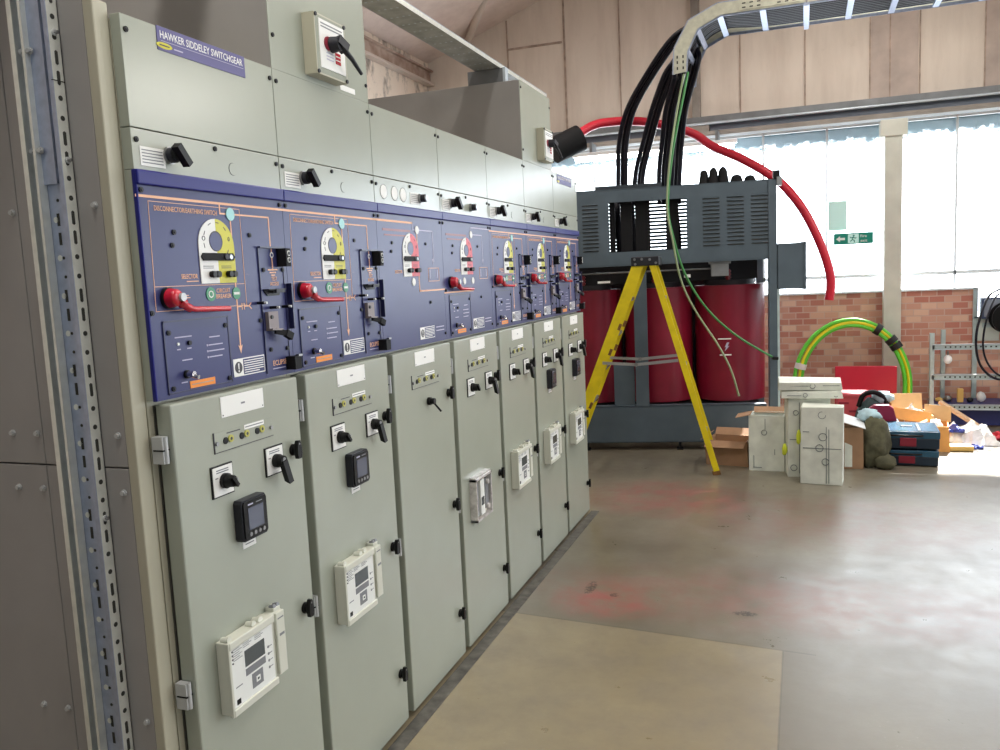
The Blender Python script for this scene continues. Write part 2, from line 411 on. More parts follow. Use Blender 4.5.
# rusty eaves beam of I section along the left wall, and a tubular roof brace
def eaves(m):
    x = XL+.03
    m.box(x-.02, x+.006, -4, W-.02, 4.21, 4.35, 'rusty_steel'); m.box(x-.03, x+.06, -4, W-.02, 4.18, 4.21, 'brace_grey'); m.box(x-.03, x+.05, -4, W-.02, 4.35, 4.37, 'rusty_steel')
struct('trim_7', eaves)
struct('trim_8', lambda m: m.tube([at(466, 46, 9.9), at(486, -6, 9.2), at(500, -60, 8.6)], .045, 'brace_grey', 10))
struct('trim_10', lambda m: m.box(-1.475, -1.415, 1.5, 5.83, -.01, .003, 'strip_grey'))

# ------------------------------------------------------------------ switchgear row
XF, Y0, P = -1.5, 1.612, .6
def screw(parent, y, z, d=0, r=.0062):
    return part('screw', parent, lambda m: (m.cyl((0,0,0), (.004,0,0), .0068, 'black', n=10), m.cyl((.004,0,0), (.006,0,0), .004, 'charcoal', r2=.0025, n=8)), 'screw', (d, y, z))
def arch(y0, y1, z0, zc, n=18):
    r = (y1-y0)/2; c = (y0+y1)/2
    return [(y1, z0)]+[(c+r*cos(pi*k/n), zc+r*sin(pi*k/n)) for k in range(n+1)]+[(y0, z0)]
def selector_plate(colr):
    def fn(m):
        y0, y1, z0, zc = .203, .349, 1.768, 1.868; c = (y0+y1)/2
        a = arch(y0, y1, z0, zc); half = len(a)//2
        m.prism([p for p in a if p[0] <= c+1e-6] if False else [(c, z0), (c, zc+(y1-y0)/2)]+[p for p in a if p[0] < c-1e-4], .0005, .003, 'white_label')
        m.prism([p for p in a if p[0] > c+1e-4]+[(c, zc+(y1-y0)/2), (c, z0)], .0005, .003, colr)
        m.disc(c-.003, 1.881, .0275, .003, .0036, 'print_dark', 24); m.disc(c-.004, 1.880, .0245, .0036, .0042, 'blue_fascia', 24)
        m.prism([(y0+.012, 1.829), (y1-.012, 1.829), (y1-.004, 1.839), (y1-.012, 1.849), (y0+.012, 1.849), (y0+.004, 1.839)], .003, .0075, 'black_matte')
        m.disc(c+.03, 1.839, .008, .0075, .011, 'charcoal', 12); m.disc(c+.05, 1.839, .007, .0075, .0095, 'steel', 12)
        for k in range(16):                                             # printed position marks around the dial
            a_ = R(-50+k*280/15); rr = .052
            if k in (3, 12): m.text('O' if k == 12 else '0', c+rr*cos(a_), 1.882+rr*sin(a_)-.006, .013, .0032, 'print_dark', 'c')
            elif k % 2: m.line([(c+rr*cos(a_-.1), 1.88+rr*sin(a_-.1)), (c+rr*cos(a_+.1), 1.88+rr*sin(a_+.1))], .002, .003, .0036, 'print_dark')
        for y in (y0+.03, y1-.042):
            for z in (1.814, 1.809): m.line([(y-.018, z), (y+.022, z)], .0016, .003, .0036, 'print_dark')
    return fn
def push_button(m): m.cyl((0,0,0), (.006,0,0), .0085, 'black', n=14); m.cyl((.006,0,0), (.014,0,0), .0095, 'black', r2=.0085, n=14)
def red_handle(m):
    m.cyl((0,0,0), (.010,0,0), .027, 'black', n=24)
    m.cyl((.010,0,0), (.028,0,0), .025, 'red_handle', r2=.022, n=24); m.ell((.028,0,0), (.011,.022,.022), 'red_handle', 18, 8)
    m.cyl((.034,.006,.001), (.046,.006,.001), .0105, 'bolt_steel', n=14)
    m.tube(smooth_path([(.030,.010,-.008), (.032,.03,-.024), (.032,.055,-.031), (.030,.09,-.033), (.028,.20,-.037)], 6), [.014]*4+[.0105]*6+[.0075]*15, 'red_handle', 10)
def lower_cover(m):
    m.box(.0, .002, .047, .295, 1.494, 1.676, 'blue_fascia')
    m.frame(.047, .295, 1.494, 1.676, .004, .002, .0035, 'navy')
    m.disc(.093, 1.617, .004, .002, .005, 'white_label', 10); m.disc(.133, 1.617, .006, .002, .008, 'black', 12)
    for a, b_, z in ((.085,.145,1.634), (.09,.1,1.603), (.127,.14,1.603), (.105,.14,1.574), (.215,.255,1.625), (.21,.265,1.604), (.21,.27,1.588), (.21,.26,1.572), (.095,.115,1.517)):
        m.line([(a, z), (b_, z)], .003, .002, .0026, 'print_pale')
    for z in (1.604, 1.588, 1.572): m.disc(.203, z, .003, .002, .003, 'print_pale', 8)
def key_lock(m): m.cyl((0,0,0), (.006,0,0), .011, 'black', n=14); m.cyl((.006,0,0), (.026,0,0), .0085, 'chrome', n=14); m.cyl((.018,.004,-.004), (.034,.006,-.008), .006, 'chrome', n=10)
def orange_tag(m):
    m.box(.002, .0035, .124, .222, 1.4985, 1.517, 'orange_label'); m.line([(.132, 1.508), (.214, 1.508)], .003, .0035, .004, 'seam_brown')
def warning_label(m):
    m.box(.0, .0015, .306, .449, 1.504, 1.554, 'white_label'); m.box(.0015, .002, .349, .446, 1.507, 1.551, 'blue_fascia')
    m.cyl((.0015,.3275,1.529), (.002,.3275,1.529), .0165, 'print_dark', n=24)
    m.prism([(.3245,1.541), (.3305,1.541), (.329,1.524), (.326,1.524)], .002, .0025, 'white_label'); m.cyl((.002,.3275,1.519), (.0025,.3275,1.519), .003, 'white_label', n=10)
    for k in range(6): m.line([(.354, 1.545-k*.0065), (.441-.02*(k == 5), 1.545-k*.0065)], .0026, .002, .0024, 'white_label')
def mimic_a(m):                                                         # printed one-line diagram of a disconnector cubicle
    d0, d1 = .0, .0009; o = 'orange_print'
    m.line([(-.0, 1.984), (.6, 1.984)], .0065, d0, d1, o)
    m.line([(.303, 1.984), (.303, 1.957), (.523, 1.957), (.523, 1.860)], .0045, d0, d1, o); m.line([(.523, 1.865), (.523, 1.802)], .0045, .002, .0029, o)
    m.line([(.345, 1.957), (.345, 1.585)], .0048, d0, d1, o); m.prism([(.345, 1.568), (.336, 1.592), (.345, 1.587), (.354, 1.592)], d0, d1, o)
    for k, w in enumerate((.022, .014, .007)): m.line([(.523-w, 1.802-k*.008), (.523+w, 1.802-k*.008)], .004, .002, .0029, o)
    m.disc(.523, 1.846, .0085, .002, .0034, 'white_label', 16); m.disc(.523, 1.846, .005, .0034, .0038, 'blue_fascia', 12)
    m.line([(.345, 1.700), (.366, 1.700)], .003, d0, d1, o); m.line([(.366, 1.692), (.366, 1.708)], .003, d0, d1, o); m.line([(.376, 1.692), (.376, 1.708)], .003, d0, d1, o); m.line([(.376, 1.700), (.398, 1.700)], .003, d0, d1, o); m.line([(.398, 1.700), (.408, 1.708)], .003, d0, d1, o); m.line([(.398, 1.700), (.408, 1.692)], .003, d0, d1, o)
    t = .0014
    m.line([(.037, 1.973), (.388, 1.973), (.388, 1.703), (.030, 1.703), (.037, 1.973)], t, d0, d1, o); m.line([(.033, 1.764), (.345, 1.764)], t, d0, d1, o); m.line([(.345, 1.764), (.388, 1.764)], t, d0, d1, o)
    m.text('DISCONNECTOR/EARTHING SWITCH', .055, 1.951, .0125, .0004, o, fit=.235)
    m.text('SELECTOR', .130, 1.782, .012, .0004, o, fit=.062); m.line([(.15, 1.775), (.192, 1.775)], .0025, d0, d1, o)
    m.text('CIRCUIT', .291, 1.742, .0115, .0004, o, 'c', fit=.058); m.text('BREAKER', .291, 1.7265, .0115, .0004, o, 'c', fit=.064)
    m.text('TEST', .527, 1.770, .011, .0024, o, 'c', fit=.028); m.text('ACCESS', .527, 1.755, .011, .0024, o, 'c', fit=.042)
    m.text('ECLIPSE', .490, 1.515, .0155, .0024, o, fit=.07); m.line([(.488, 1.506), (.55, 1.506)], .0028, .002, .0028, 'print_pale')
    m.line([(.12, 1.733), (.155, 1.733)], .0022, d0, d1, o); m.line([(.12, 1.739), (.15, 1.739)], .0022, d0, d1, o)
    m.line([(.395, 1.79), (.415, 1.79)], .0001, d0, .00002, o)
def mimic_b(m, handle):                                                 # bus section cubicles: no circuit outlet, line runs on at the bottom
    d0, d1 = .0, .0009; o = 'orange_print'
    if not handle:
        m.line([(0, 1.984), (.305, 1.984)], .008, d0, d1, o)
        m.line([(.305, 1.984), (.305, 1.957), (.50, 1.957), (.50, 1.83)], .005, d0, d1, 'print_pale')
        m.line([(.345, 1.957), (.345, 1.706), (.6, 1.706)], .006, d0, d1, o)
    else:
        m.line([(.345, 1.99), (.6, 1.99)], .006, d0, d1, 'print_pale'); m.line([(.345, 1.99), (.345, 1.957), (.49, 1.957), (.49, 1.84)], .005, d0, d1, 'print_pale')
        m.line([(0, 1.690), (.345, 1.690)], .006, d0, d1, o)
    m.prism([(.49, 1.815), (.482, 1.84), (.498, 1.84)], d0, d1, 'print_pale')
    m.disc(.345, 1.957, .017, d0, .003, 'white_label', 20)
    for y in (.455, .53): m.line([(y, 1.79), (y, 1.76)], .008, d0, d1, 'print_pale')
    m.frame(.44, .548, 1.745, 1.80, .0022, d0, d1, o)
    m.line([(.05, 1.95), (.28, 1.95)], .009, d0, d1, 'insulator_red'); m.line([(.06, 1.930), (.31, 1.930)], .006, d0, d1, 'insulator_red')
    m.text('SELECTOR', .130, 1.782, .012, .0004, o, fit=.062)
    m.line([(.49, 1.545), (.57, 1.545)], .004, d0, d1, 'print_pale'); m.line([(.49, 1.53), (.57, 1.53)], .004, d0, d1, 'print_pale')
def green_o(m): m.disc(0, 0, .019, 0, .002, 'green_disc'); m.text('O', 0, -.010, .020, .002, 'white_label', 'c')
def green_bar(m): m.disc(0, 0, .017, 0, .002, 'green_disc'); m.box(.002, .0028, -.012, .012, -.0035, .0035, 'white_label')
def mint_disc(m): m.disc(0, 0, .018, 0, .003, 'mint')
def white_disc(m): m.disc(0, 0, .016, 0, .0025, 'white_label')
def access_panel(m):
    m.box(0, .002, .466, .586, 1.497, 1.866, 'blue_fascia'); m.line([(.466, 1.497), (.466, 1.866)], .004, .002, .004, 'navy'); m.box(.002, .012, .464, .588, 1.866, 1.871, 'navy')
    m.line([(.585, 1.497), (.585, 1.866)], .003, .002, .004, 'navy')
def terminal_block(m):
    m.box(0, .034, -.012, .012, -.027, .027, 'black_matte')
    for z in (.012, -.008): m.cyl((.034, .002, z), (.036, .002, z), .008, 'white_label', n=14); m.cyl((.036, .002, z), (.037, .002, z), .0055, 'black', n=12)
def shelf_bracket(m):
    m.prism([(-.046,.004), (.040,.008), (.030,-.012), (-.028,-.012)], 0, .004, 'black'); m.box(0, .022, -.046, .040, .005, .008, 'black'); m.obox((.020, .01, .002), (.004,0,0), (0,.022,0), (0,0,.006), 'charcoal')
def latch_plate(m):
    m.obox((.007, 0, 0), (.006,0,0), (0,.024,0), (0,0,.026), 'plate_grey'); m.obox((.014, 0, -.028), (.012,0,.001), (0,.026,-.002), (0,0,.0025), 'plate_grey'); m.cyl((.012, -.010, .010), (.016, -.010, .010), .006, 'black', n=12)
def latch_pin(m): m.cyl((0, 0, 0), (.024, 0, 0), .0045, 'black', n=10); m.cyl((.024, 0, 0), (.032, 0, 0), .004, 'bolt_steel', n=10)
def latch_lever(m): m.bar((.014, -.022, .004), (.028, .012, -.006), .016, .010, 'black_matte', (1,0,0)); m.bar((.028, .010, -.005), (.034, .032, -.018), .022, .014, 'black_matte', (1,0,0))
def slide_bar(m): m.box(0, .018, -.003, .003, -.07, .07, 'navy')
def corner_block(m): m.box(0, .034, -.018, .016, -.022, .018, 'black_matte'); m.obox((.030, .010, .020), (.006,0,0), (0,.010,0), (0,0,.003), 'steel')
# door furniture
def hinge(m): m.box(0, .034, -.010, .010, -.034, .034, 'bolt_steel'); m.cyl((.034, 0, -.034), (.034, 0, .034), .006, 'bolt_steel', n=10); m.box(.004, .036, -.011, .011, -.002, .002, 'black')
def wing_handle(m):
    m.cyl((0,0,0), (.007,0,0), .018, 'black', n=18); m.cyl((.007,0,0), (.016,0,0), .014, 'black', n=16)
    m.prism([(-.009,-.026), (.009,-.026), (.012,-.010), (.009,.020), (.004,.029), (-.004,.029), (-.009,.020), (-.012,-.010)], .014, .027, 'black'); m.cyl((.027,0,.019), (.0275,0,.019), .003, 'steel', n=8)
def name_plate(m):
    m.box(0, .002, -.094, .094, -.028, .028, 'white_label'); m.line([(-.006, 0), (.006, 0)], .005, .002, .0024, 'key_grey')
    for y in (-.088, .088): m.cyl((.002, y, -.022), (.003, y, -.022), .002, 'print_dark', n=6)
def test_block(m):
    m.box(0, .0015, -.13, .13, -.027, .027, 'grey_paint'); m.line([(-.13, -.027), (-.13, .027)], .003, 0, .003, 'print_dark'); m.line([(-.13, -.027), (.13, -.027)], .0016, 0, .003, 'print_dark')
    for y in (-.121, .121): m.cyl((0, y, -.002), (.007, y, -.002), .006, 'steel', n=10)
    for y in (-.07, 0, .07): m.cyl((0, y-.014, 0), (.004, y-.014, 0), .0095, 'black', n=14); m.cyl((0, y+.008, .002), (.005, y+.008, .002), .0105, 'yellow_socket', n=14); m.cyl((.005, y+.008, .002), (.0055, y+.008, .002), .0045, 'print_dark', n=8)
    m.box(.0015, .002, .0, .09, .014, .027, 'white_label'); m.line([(.006, .0205), (.084, .0205)], .003, .002, .0024, 'key_grey')
    m.line([(-.075, .019), (-.02, .019)], .003, .0015, .002, 'print_dark')
def switch_plate(m):
    m.box(0, .004, -.044, .044, -.043, .043, 'black'); m.box(.004, .006, -.040, .040, -.039, .039, 'white_label')
    for z in (.030, .024): m.line([(-.025, z), (.022, z)], .003, .006, .0065, 'key_grey')
    m.line([(-.03, .01), (-.022, .01)], .003, .006, .0065, 'key_grey'); m.line([(.02, .01), (.03, .01)], .003, .006, .0065, 'key_grey')
def round_knob(m): m.cyl((0,0,0), (.010,0,0), .021, 'black', n=18); m.cyl((.010,0,0), (.030,0,0), .018, 'black', r2=.016, n=16); m.obox((.032,0,0), (.007,0,0), (0,.004,.003), (0,-.011,.014), 'black'); m.cyl((.030,.006,.005), (.040,.006,.005), .0035, 'steel', n=8)
def pistol_knob(m):
    m.cyl((0,0,0), (.014,0,0), .020, 'black', n=18); m.cyl((.014,0,0), (.030,0,0), .018, 'black', r2=.016, n=16); m.cyl((.030,0,.004), (.0315,0,.004), .007, 'steel', n=10)
    m.obox((.030, .006, -.030), (.009, 0, -.004), (0,.011,.002), (.003, .008, -.034), 'black')
def lever_switch(m): m.cyl((0,0,0), (.012,0,0), .017, 'black', n=16); m.cyl((.012,0,0), (.03,0,0), .013, 'black', n=14); m.cyl((.024, .0, -.006), (.046, .022, -.046), .0045, 'black', n=8)
def meter_body(m):
    m.prism([(-.050,-.058), (.050,-.058), (.056,-.05), (.056,.05), (.050,.058), (-.050,.058), (-.056,.05), (-.056,-.05)], 0, .026, 'charcoal')
    m.prism([(-.046,-.053), (.046,-.053), (.051,-.047), (.051,.047), (.046,.053), (-.046,.053), (-.051,.047), (-.051,-.047)], .026, .031, 'black')
def meter_screen(m):
    m.box(.031, .032, -.034, .034, -.028, .034, 'screen')
    for k in range(4): m.cyl((.031, -.030+k*.020, -.040), (.034, -.030+k*.020, -.040), .006, 'steel', n=10)
    m.line([(-.03, .043), (-.012, .043)], .004, .031, .0315, 'print_pale'); m.line([(.005, .043), (.03, .043)], .003, .031, .0315, 'key_grey')
def meter_tag(m): m.box(0, .0015, -.032, .026, -.011, .011, 'white_label'); m.line([(-.02, 0), (.015, 0)], .003, .0015, .002, 'key_grey')
def relay_body(m):
    m.box(0, .036, -.10, .10, -.102, .102, 'relay_white'); m.box(.036, .046, -.10, .10, .082, .104, 'relay_white'); m.box(.036, .046, -.10, .10, -.104, -.084, 'relay_white'); m.box(.036, .044, -.104, -.094, -.104, .104, 'relay_white')
    for y in (-.086, .02, .05): m.cyl((.012, y, .103), (.036, y, .107), .010, 'relay_white', n=10)
    m.box(0, .03, .10, .155, -.090, .100, 'relay_white'); m.box(.03, .04, .116, .155, -.088, .098, 'relay_white'); m.box(0, .03, .12, .152, .100, .112, 'relay_white')
    for y in (.128, .145): m.cyl((.012, y, .110), (.028, y, .115), .007, 'key_grey', n=8)
def relay_face(m):
    m.box(.036, .040, -.094, .092, -.084, .082, 'relay_face')
    m.box(.040, .041, -.036, .052, .008, .054, 'lcd'); m.box(.040, .041, -.036, .052, -.018, .002, 'key_grey')
    m.box(.040, .041, -.012, .036, -.066, -.024, 'key_grey'); m.box(.041, .042, .004, .022, -.054, -.038, 'relay_face'); m.box(.042, .0424, .009, .017, -.049, -.043, 'lcd')
    m.box(.040, .041, -.082, -.066, -.078, -.064, 'black')
    for k in range(6):
        for y in (-.082, -.04, .012): m.line([(y, .076-k*.006 if y < -.05 else .076-k*.005), (y+.026+.01*(k % 2), .076-k*.006 if y < -.05 else .076-k*.005)], .0018, .040, .0405, 'key_grey') if (k < 3 or y < -.05) else None
    for k in range(4): m.disc(-.086, .074-k*.011, .0025, .040, .042, 'print_dark', 8)
    for k in range(4): m.disc(.068, .02-k*.02, .004, .040, .041, 'key_grey', 8); m.line([(.074, .02-k*.02), (.084, .02-k*.02)], .002, .040, .0405, 'key_grey')
    m.line([(-.08, -.03), (-.055, -.03)], .003, .040, .0405, 'key_grey'); m.line([(.124, .08), (.148, .08)], .004, .040, .0405, 'key_grey'); m.line([(.13, .03), (.146, .03)], .008, .040, .0405, 'key_grey')
def clear_relay(m):
    m.box(0, .006, -.10, .10, -.10, .10, 'relay_white')
    m.frame(-.098, .098, -.098, .098, .010, .0, .034, 'clear_cover'); m.box(.006, .02, -.085, -.045, -.08, .08, 'key_grey'); m.box(.006, .026, -.03, .02, -.085, .085, 'relay_face'); m.box(.006, .022, .04, .082, -.07, .075, 'key_grey')
    m.box(.026, .0265, -.024, .014, -.04, .0, 'lcd')
    for z in (.06, -.06): m.cyl((.006, .06, z), (.034, .06, z), .012, 'clear_cover', n=10)
    m.box(.0, .03, -.10, .10, .10, .112, 'clear_cover')
def small_label_plate(m):
    m.box(0, .0015, -.042, .042, -.023, .023, 'white_label')
    for k in range(5): m.line([(-.035, .015-k*.0075), (.033, .015-k*.0075)], .0025, .0015, .002, 'key_grey')
def strip_switch(m):
    m.cyl((0,0,0), (.008,0,0), .022, 'steel', n=18); m.cyl((.008,0,0), (.022,0,0), .0195, 'charcoal', n=18); m.cyl((.022,0,0), (.032,0,0), .017, 'black', n=18)
    m.obox((.040, .002, -.002), (.009,.002,0), (0,.007,.006), (0,-.019,.022), 'black')
def chrome_switch(m): m.cyl((0,0,0), (.012,0,0), .019, 'steel', n=18); m.cyl((.012,0,0), (.03,0,0), .016, 'charcoal', n=16); m.cyl((.03,0,0), (.036,0,0), .014, 'steel', n=16)
def plug(m): m.disc(0, 0, .0175, 0, .0006, 'print_dark', 22); m.disc(.0008, 0, .0165, .0006, .0014, 'grey_paint', 22)
def maker_sign(m):
    m.box(0, .002, -.173, .173, -.029, .029, 'sign_purple')
    m.text('HAWKER SIDDELEY SWITCHGEAR', 0, .001, .0185, .002, 'white_label', 'c', fit=.325); m.line([(-.16, -.005), (.165, -.005)], .0012, .002, .0025, 'print_pale')
    m.prism([(-.150+.028*cos(t*pi/10), -.016+.0075*sin(t*pi/10)) for t in range(20)], .002, .0026, 'yellow'); m.line([(-.166, -.016), (-.134, -.016)], .003, .0026, .003, 'print_dark'); m.line([(-.115, -.017), (-.085, -.017)], .003, .002, .0025, 'print_pale')
def far_sign(m):
    m.box(0, .002, -.173, .173, -.028, .028, 'sign_purple'); m.text('HAWKER SIDDELEY SWITCHGEAR', 0, .001, .0185, .002, 'white_label', 'c', fit=.325)
    m.prism([(-.150+.028*cos(t*pi/10), -.016+.0075*sin(t*pi/10)) for t in range(20)], .002, .0026, 'yellow')

UNITS = [
 dict(lab='grey switchgear cubicle at the near end of the row, wearing the wide maker sign', kind='a', meter=1, relay='w', sw=2),
 dict(lab='grey switchgear cubicle directly under the tall box with the big isolator switch', kind='a', meter=1, relay='w', sw=2),
 dict(lab='plain grey switchgear cubicle without red handle, its door bearing just a small lever switch', kind='b', meter=0, relay='', sw=1),
 dict(lab='grey switchgear cubicle with red handle, pink selector plate and clear-covered relay', kind='c', meter=0, relay='c', sw=2),
 dict(lab='grey switchgear cubicle with yellow selector plate and white relay but no black meter', kind='a', meter=0, relay='w', sw=2),
 dict(lab='grey switchgear cubicle second from the far end, under the far tall box', kind='a', meter=1, relay='w', sw=2),
 dict(lab='grey switchgear cubicle at the far end of the row beside the yellow ladder', kind='a', meter=1, relay='w', sw=2)]
for i, u in enumerate(UNITS):
    root = thing('switchgear_cubicle', u['lab'], 'switchgear', (XF, Y0+P*i, 0), 0, 'switchgear cubicles in the row')
    part('body', root, lambda m: (m.box(-1.2, -.030, .001, .599, .02, 2.395, 'cream_paint'), m.box(-.030, -.029, .02, .58, .04, 1.47, 'door_edge'), m.box(-.030, -.0085, .0015, .5985, 1.484, 2.045, 'grey_paint')), 'ubody')
    cover = part('top_cover', root, lambda m: m.box(-.03, 0, .0015, .5985, 2.146, 2.405, 'grey_paint'), 'ucover', bevel=.0015)
    for y, z in ((.016, 2.37), (.584, 2.372)): screw(cover, y, z)
    if i == 0: part('maker_sign', cover, maker_sign, loc=(0, .292, 2.377))['label'] = 'purple maker sign with white capitals'
    if i == 6: part('maker_sign', cover, far_sign, loc=(0, .28, 2.366))['label'] = 'purple maker sign glaring blue in window light'
    strip = part('control_strip', root, lambda m: m.box(-.03, 0, .0015, .5985, 2.046, 2.1435, 'grey_paint'), 'ustrip', bevel=.0012)
    for y, z in ((.016, 2.117), (.304, 2.130), (.584, 2.120)): screw(strip, y, z)
    if i == 2:
        for y in (.075, .165, .24): part('blanking_plug', strip, lambda m: (m.disc(0, 0, .028, 0, .001, 'print_dark', 24), m.disc(-.002, 0, .026, .001, .002, 'white_label', 24)), 'plugw', (0, y, 2.092))
        part('label_plate', strip, small_label_plate, 'slp', (0, .345, 2.085)); part('rotary_switch', strip, chrome_switch, 'chs', (0, .39, 2.088))
    else:
        part('label_plate', strip, small_label_plate, 'slp', (0, .067, 2.080)); part('rotary_switch', strip, strip_switch, 'ssw', (0, .125, 2.091))
        if i == 3: part('push_switch', strip, chrome_switch, 'chs', (0, .36, 2.086))
        else: part('blanking_plug', strip, plug, 'plug', (0, .375, 2.083))
    fas = part('fascia', root, lambda m: m.box(-.008, 0, .0008, .5992, 1.482, 2.045, 'blue_fascia'), 'ufas')
    part('trim_rail', fas, lambda m: m.box(-.0, .010, 0, .6, 2.010, 2.046, 'blue_trim'), 'urail', bevel=.004)['label'] = 'glossy dark blue rail along the fascia edge'
    if i == 0: part('edge_rail', fas, lambda m: m.box(-.009, .004, -.0005, .006, 1.482, 2.046, 'blue_trim'), bevel=.003)
    for y, z in ((.016, 1.998), (.584, 1.998), (.014, 1.70), (.116, 1.90), (.106, 1.867), (.425, 1.902), (.445, 1.655), (.584, 1.512)): screw(fas, y, z)
    a = u['kind'] == 'a'
    part('mimic_diagram', fas, mimic_a if a else (lambda m: mimic_b(m, u['kind'] == 'c')), 'mim'+u['kind'])
    part('selector_plate', fas, selector_plate('yellow' if a else 'pink_red'), 'selp'+('a' if a else 'b'))['label'] = 'arched white and yellow selector plate' if a else 'arched white and pink selector plate'
    for y in (.243, .262, .312, .331): part('push_button', fas, push_button, 'pbtn', (.003, y, 1.792))
    part('warning_label', fas, warning_label, 'wlab', (0, 0 if a else .02, 0))
    if u['kind'] != 'b':
        part('operating_handle', fas, red_handle, 'rhand', (0, .074, 1.735))['label'] = 'red lever handle'
        part('lower_cover', fas, lower_cover, 'lowc'); part('key_lock', fas, key_lock, 'klock', (.002, .114, 1.537)); part('orange_tag', fas, orange_tag, 'otag')['label'] = 'small orange label'
        for y, z in ((.062, 1.648), (.282, 1.652), (.062, 1.506), (.282, 1.506)): screw(fas, y, z, .002)
    if a:
        part('state_indicator', fas, mint_disc, 'mdisc', (0, .345, 1.957)); part('state_indicator', fas, green_o, 'gro', (0, .237, 1.739)); part('state_indicator', fas, green_bar, 'grb', (0, .345, 1.738))
        part('access_flap', fas, access_panel, 'accp', (0, -.008, 0)); part('terminal_block', fas, terminal_block, 'tblk', (.002, .560, 1.838)); part('shelf_bracket', fas, shelf_bracket, 'shbr', (.002, .513, 1.737))
        part('latch_plate', fas, latch_plate, 'ltch', (.002, .492, 1.652)); part('latch_lever', fas, latch_lever, 'ltlv', (.002, .516, 1.616))
        for y, z in ((.438, 1.706), (.498, 1.690), (.560, 1.690)): part('latch_pin', fas, latch_pin, 'lpin', (.002, y, z))
        part('slide_bar', fas, slide_bar, 'slbr', (.002, .592, 1.69)); part('corner_block', fas, corner_block, 'cblk', (.002, .574, 1.518))
        for y, z in ((.476, 1.802), (.572, 1.802), (.483, 1.565), (.566, 1.562)): screw(fas, y, z, .002)
    elif u['kind'] == 'b': part('state_indicator', fas, white_disc, 'wdisc', (0, .29, 1.745))
    else:
        for y in (.237, .345): part('state_indicator', fas, white_disc, 'wdisc', (0, y, 1.738))
    door = part('door', root, lambda m: m.box(-.022, .025, .019, .573, .026, 1.472, 'grey_paint'), 'udoor', bevel=.005)
    for z in (1.36, .715): part('hinge', door, hinge, 'hinge', (-.022, .006, z))
    D = .025
    for z in (1.252, .746, .236): part('door_handle', door, wing_handle, 'whand', (D, .522, z))
    part('name_plate', door, name_plate, 'nplate', (D, .300, 1.434)); part('test_block', door, test_block, 'tb', (D, .297, 1.343))
    if u['sw'] == 2:
        part('switch_plate', door, switch_plate, 'swp', (D, .186, 1.240)); part('switch_knob', door, round_knob, 'rkn', (D+.006, .190, 1.238))
        part('switch_plate', door, switch_plate, 'swp', (D, .422, 1.242)); part('pistol_grip_knob', door, pistol_knob, 'pkn', (D+.006, .424, 1.240))
    else: part('lever_switch', door, lever_switch, 'lsw', (D, .315, 1.247))
    if u['meter']:
        me = part('meter', door, meter_body, 'mtr', (D, .279, 1.112)); mm = part('meter_screen', door, meter_screen, 'mtrs', (D, .279, 1.112)); part('meter_tag', door, meter_tag, 'mtag', (D, .282, 1.036))
    if u['relay'] == 'w':
        part('relay', door, relay_body, 'rly', (D, .204, .714), bevel=.0025)['label'] = 'white protection relay case'; part('relay_front', door, relay_face, 'rlyf', (D, .204, .714))
    elif u['relay'] == 'c': part('relay', door, clear_relay, 'rlyc', (D, .215, .705))['label'] = 'relay behind a clear cover'

# tall boxes on top of the row, each with an isolator switch
def isolator_box(m):
    m.box(0, .045, -.095, .095, -.095, .095, 'cream_paint'); m.box(.045, .0455, -.09, .09, -.09, .09, 'grey_paint')
def isolator_plate(m):
    m.box(.0455, .048, -.072, .082, -.072, .080, 'white_label')
    for z in (.068, .058): m.line([(-.06, z), (.07, z)], .004, .048, .0485, 'key_grey')
    m.box(.048, .0485, .018, .052, -.045, -.008, 'latch_red' if False else 'red_handle'); m.line([(.022, -.02), (.048, -.02)], .003, .0485, .049, 'white_label'); m.line([(.022, -.032), (.048, -.032)], .003, .0485, .049, 'white_label')
    for z in (-.02, -.03, -.04): m.line([(-.035, z), (.005, z)], .003, .048, .0485, 'print_pale')
    for y in (-.088, .088):
        for z in (-.088, .088): m.cyl((.0455, y, z), (.05, y, z), .0065, 'charcoal', n=10)
def isolator_handle(m):
    m.cyl((.048,-.02,.0), (.052,-.02,.0), .022, 'latch_red', n=18); m.cyl((.052,.0,.0), (.085,.0,.0), .026, 'charcoal', r2=.022, n=16); m.bar((.075, -.01, .012), (.085, .03, -.012), .03, .03, 'charcoal', (1,0,0)); m.tube([(.08,.01,-.005), (.095,.05,-.04), (.10,.10,-.078)], [.011,.008,.006], 'charcoal', 8)
def tall_box(name, lab, y, loc, iso_y, iso_z, extra):
    t = thing(name, lab, 'enclosure', (XF, y, 2.405))
    part('case', t, lambda m: m.box(-1.1, -.004, .001, .598, -.008, loc, 'side_paint'), bevel=.003)
    f = part('front_cover', t, lambda m: m.box(-.004, 0, .001, .598, .0, loc, 'grey_paint'), bevel=.0015)
    for yy, zz in ((.016, .10), (.584, .06)) if extra else ((.016, loc-.04), (.584, loc-.06), (.016, .06)): screw(f, yy, zz)
    part('isolator_box', t, isolator_box, 'isob', (0, iso_y, iso_z), bevel=.004); part('isolator_plate', t, isolator_plate, 'isop', (0, iso_y, iso_z)); part('isolator_handle', t, isolator_handle, 'isoh', (0, iso_y-.005, iso_z+.01))['label'] = 'black rotary isolator lever'
    if extra: part('small_label', t, lambda m: m.box(0, .0015, .40, .50, .012, .030, 'white_label'))
tall_box('tall_enclosure', 'tall grey box rising out of the top edge, its big isolator switch nearest the viewer', Y0+.6, .62, .28, .114, True)
tall_box('tall_enclosure', 'tall grey box on the far part of the row with a small isolator switch', Y0+3.0, .445, .388, .125, False)

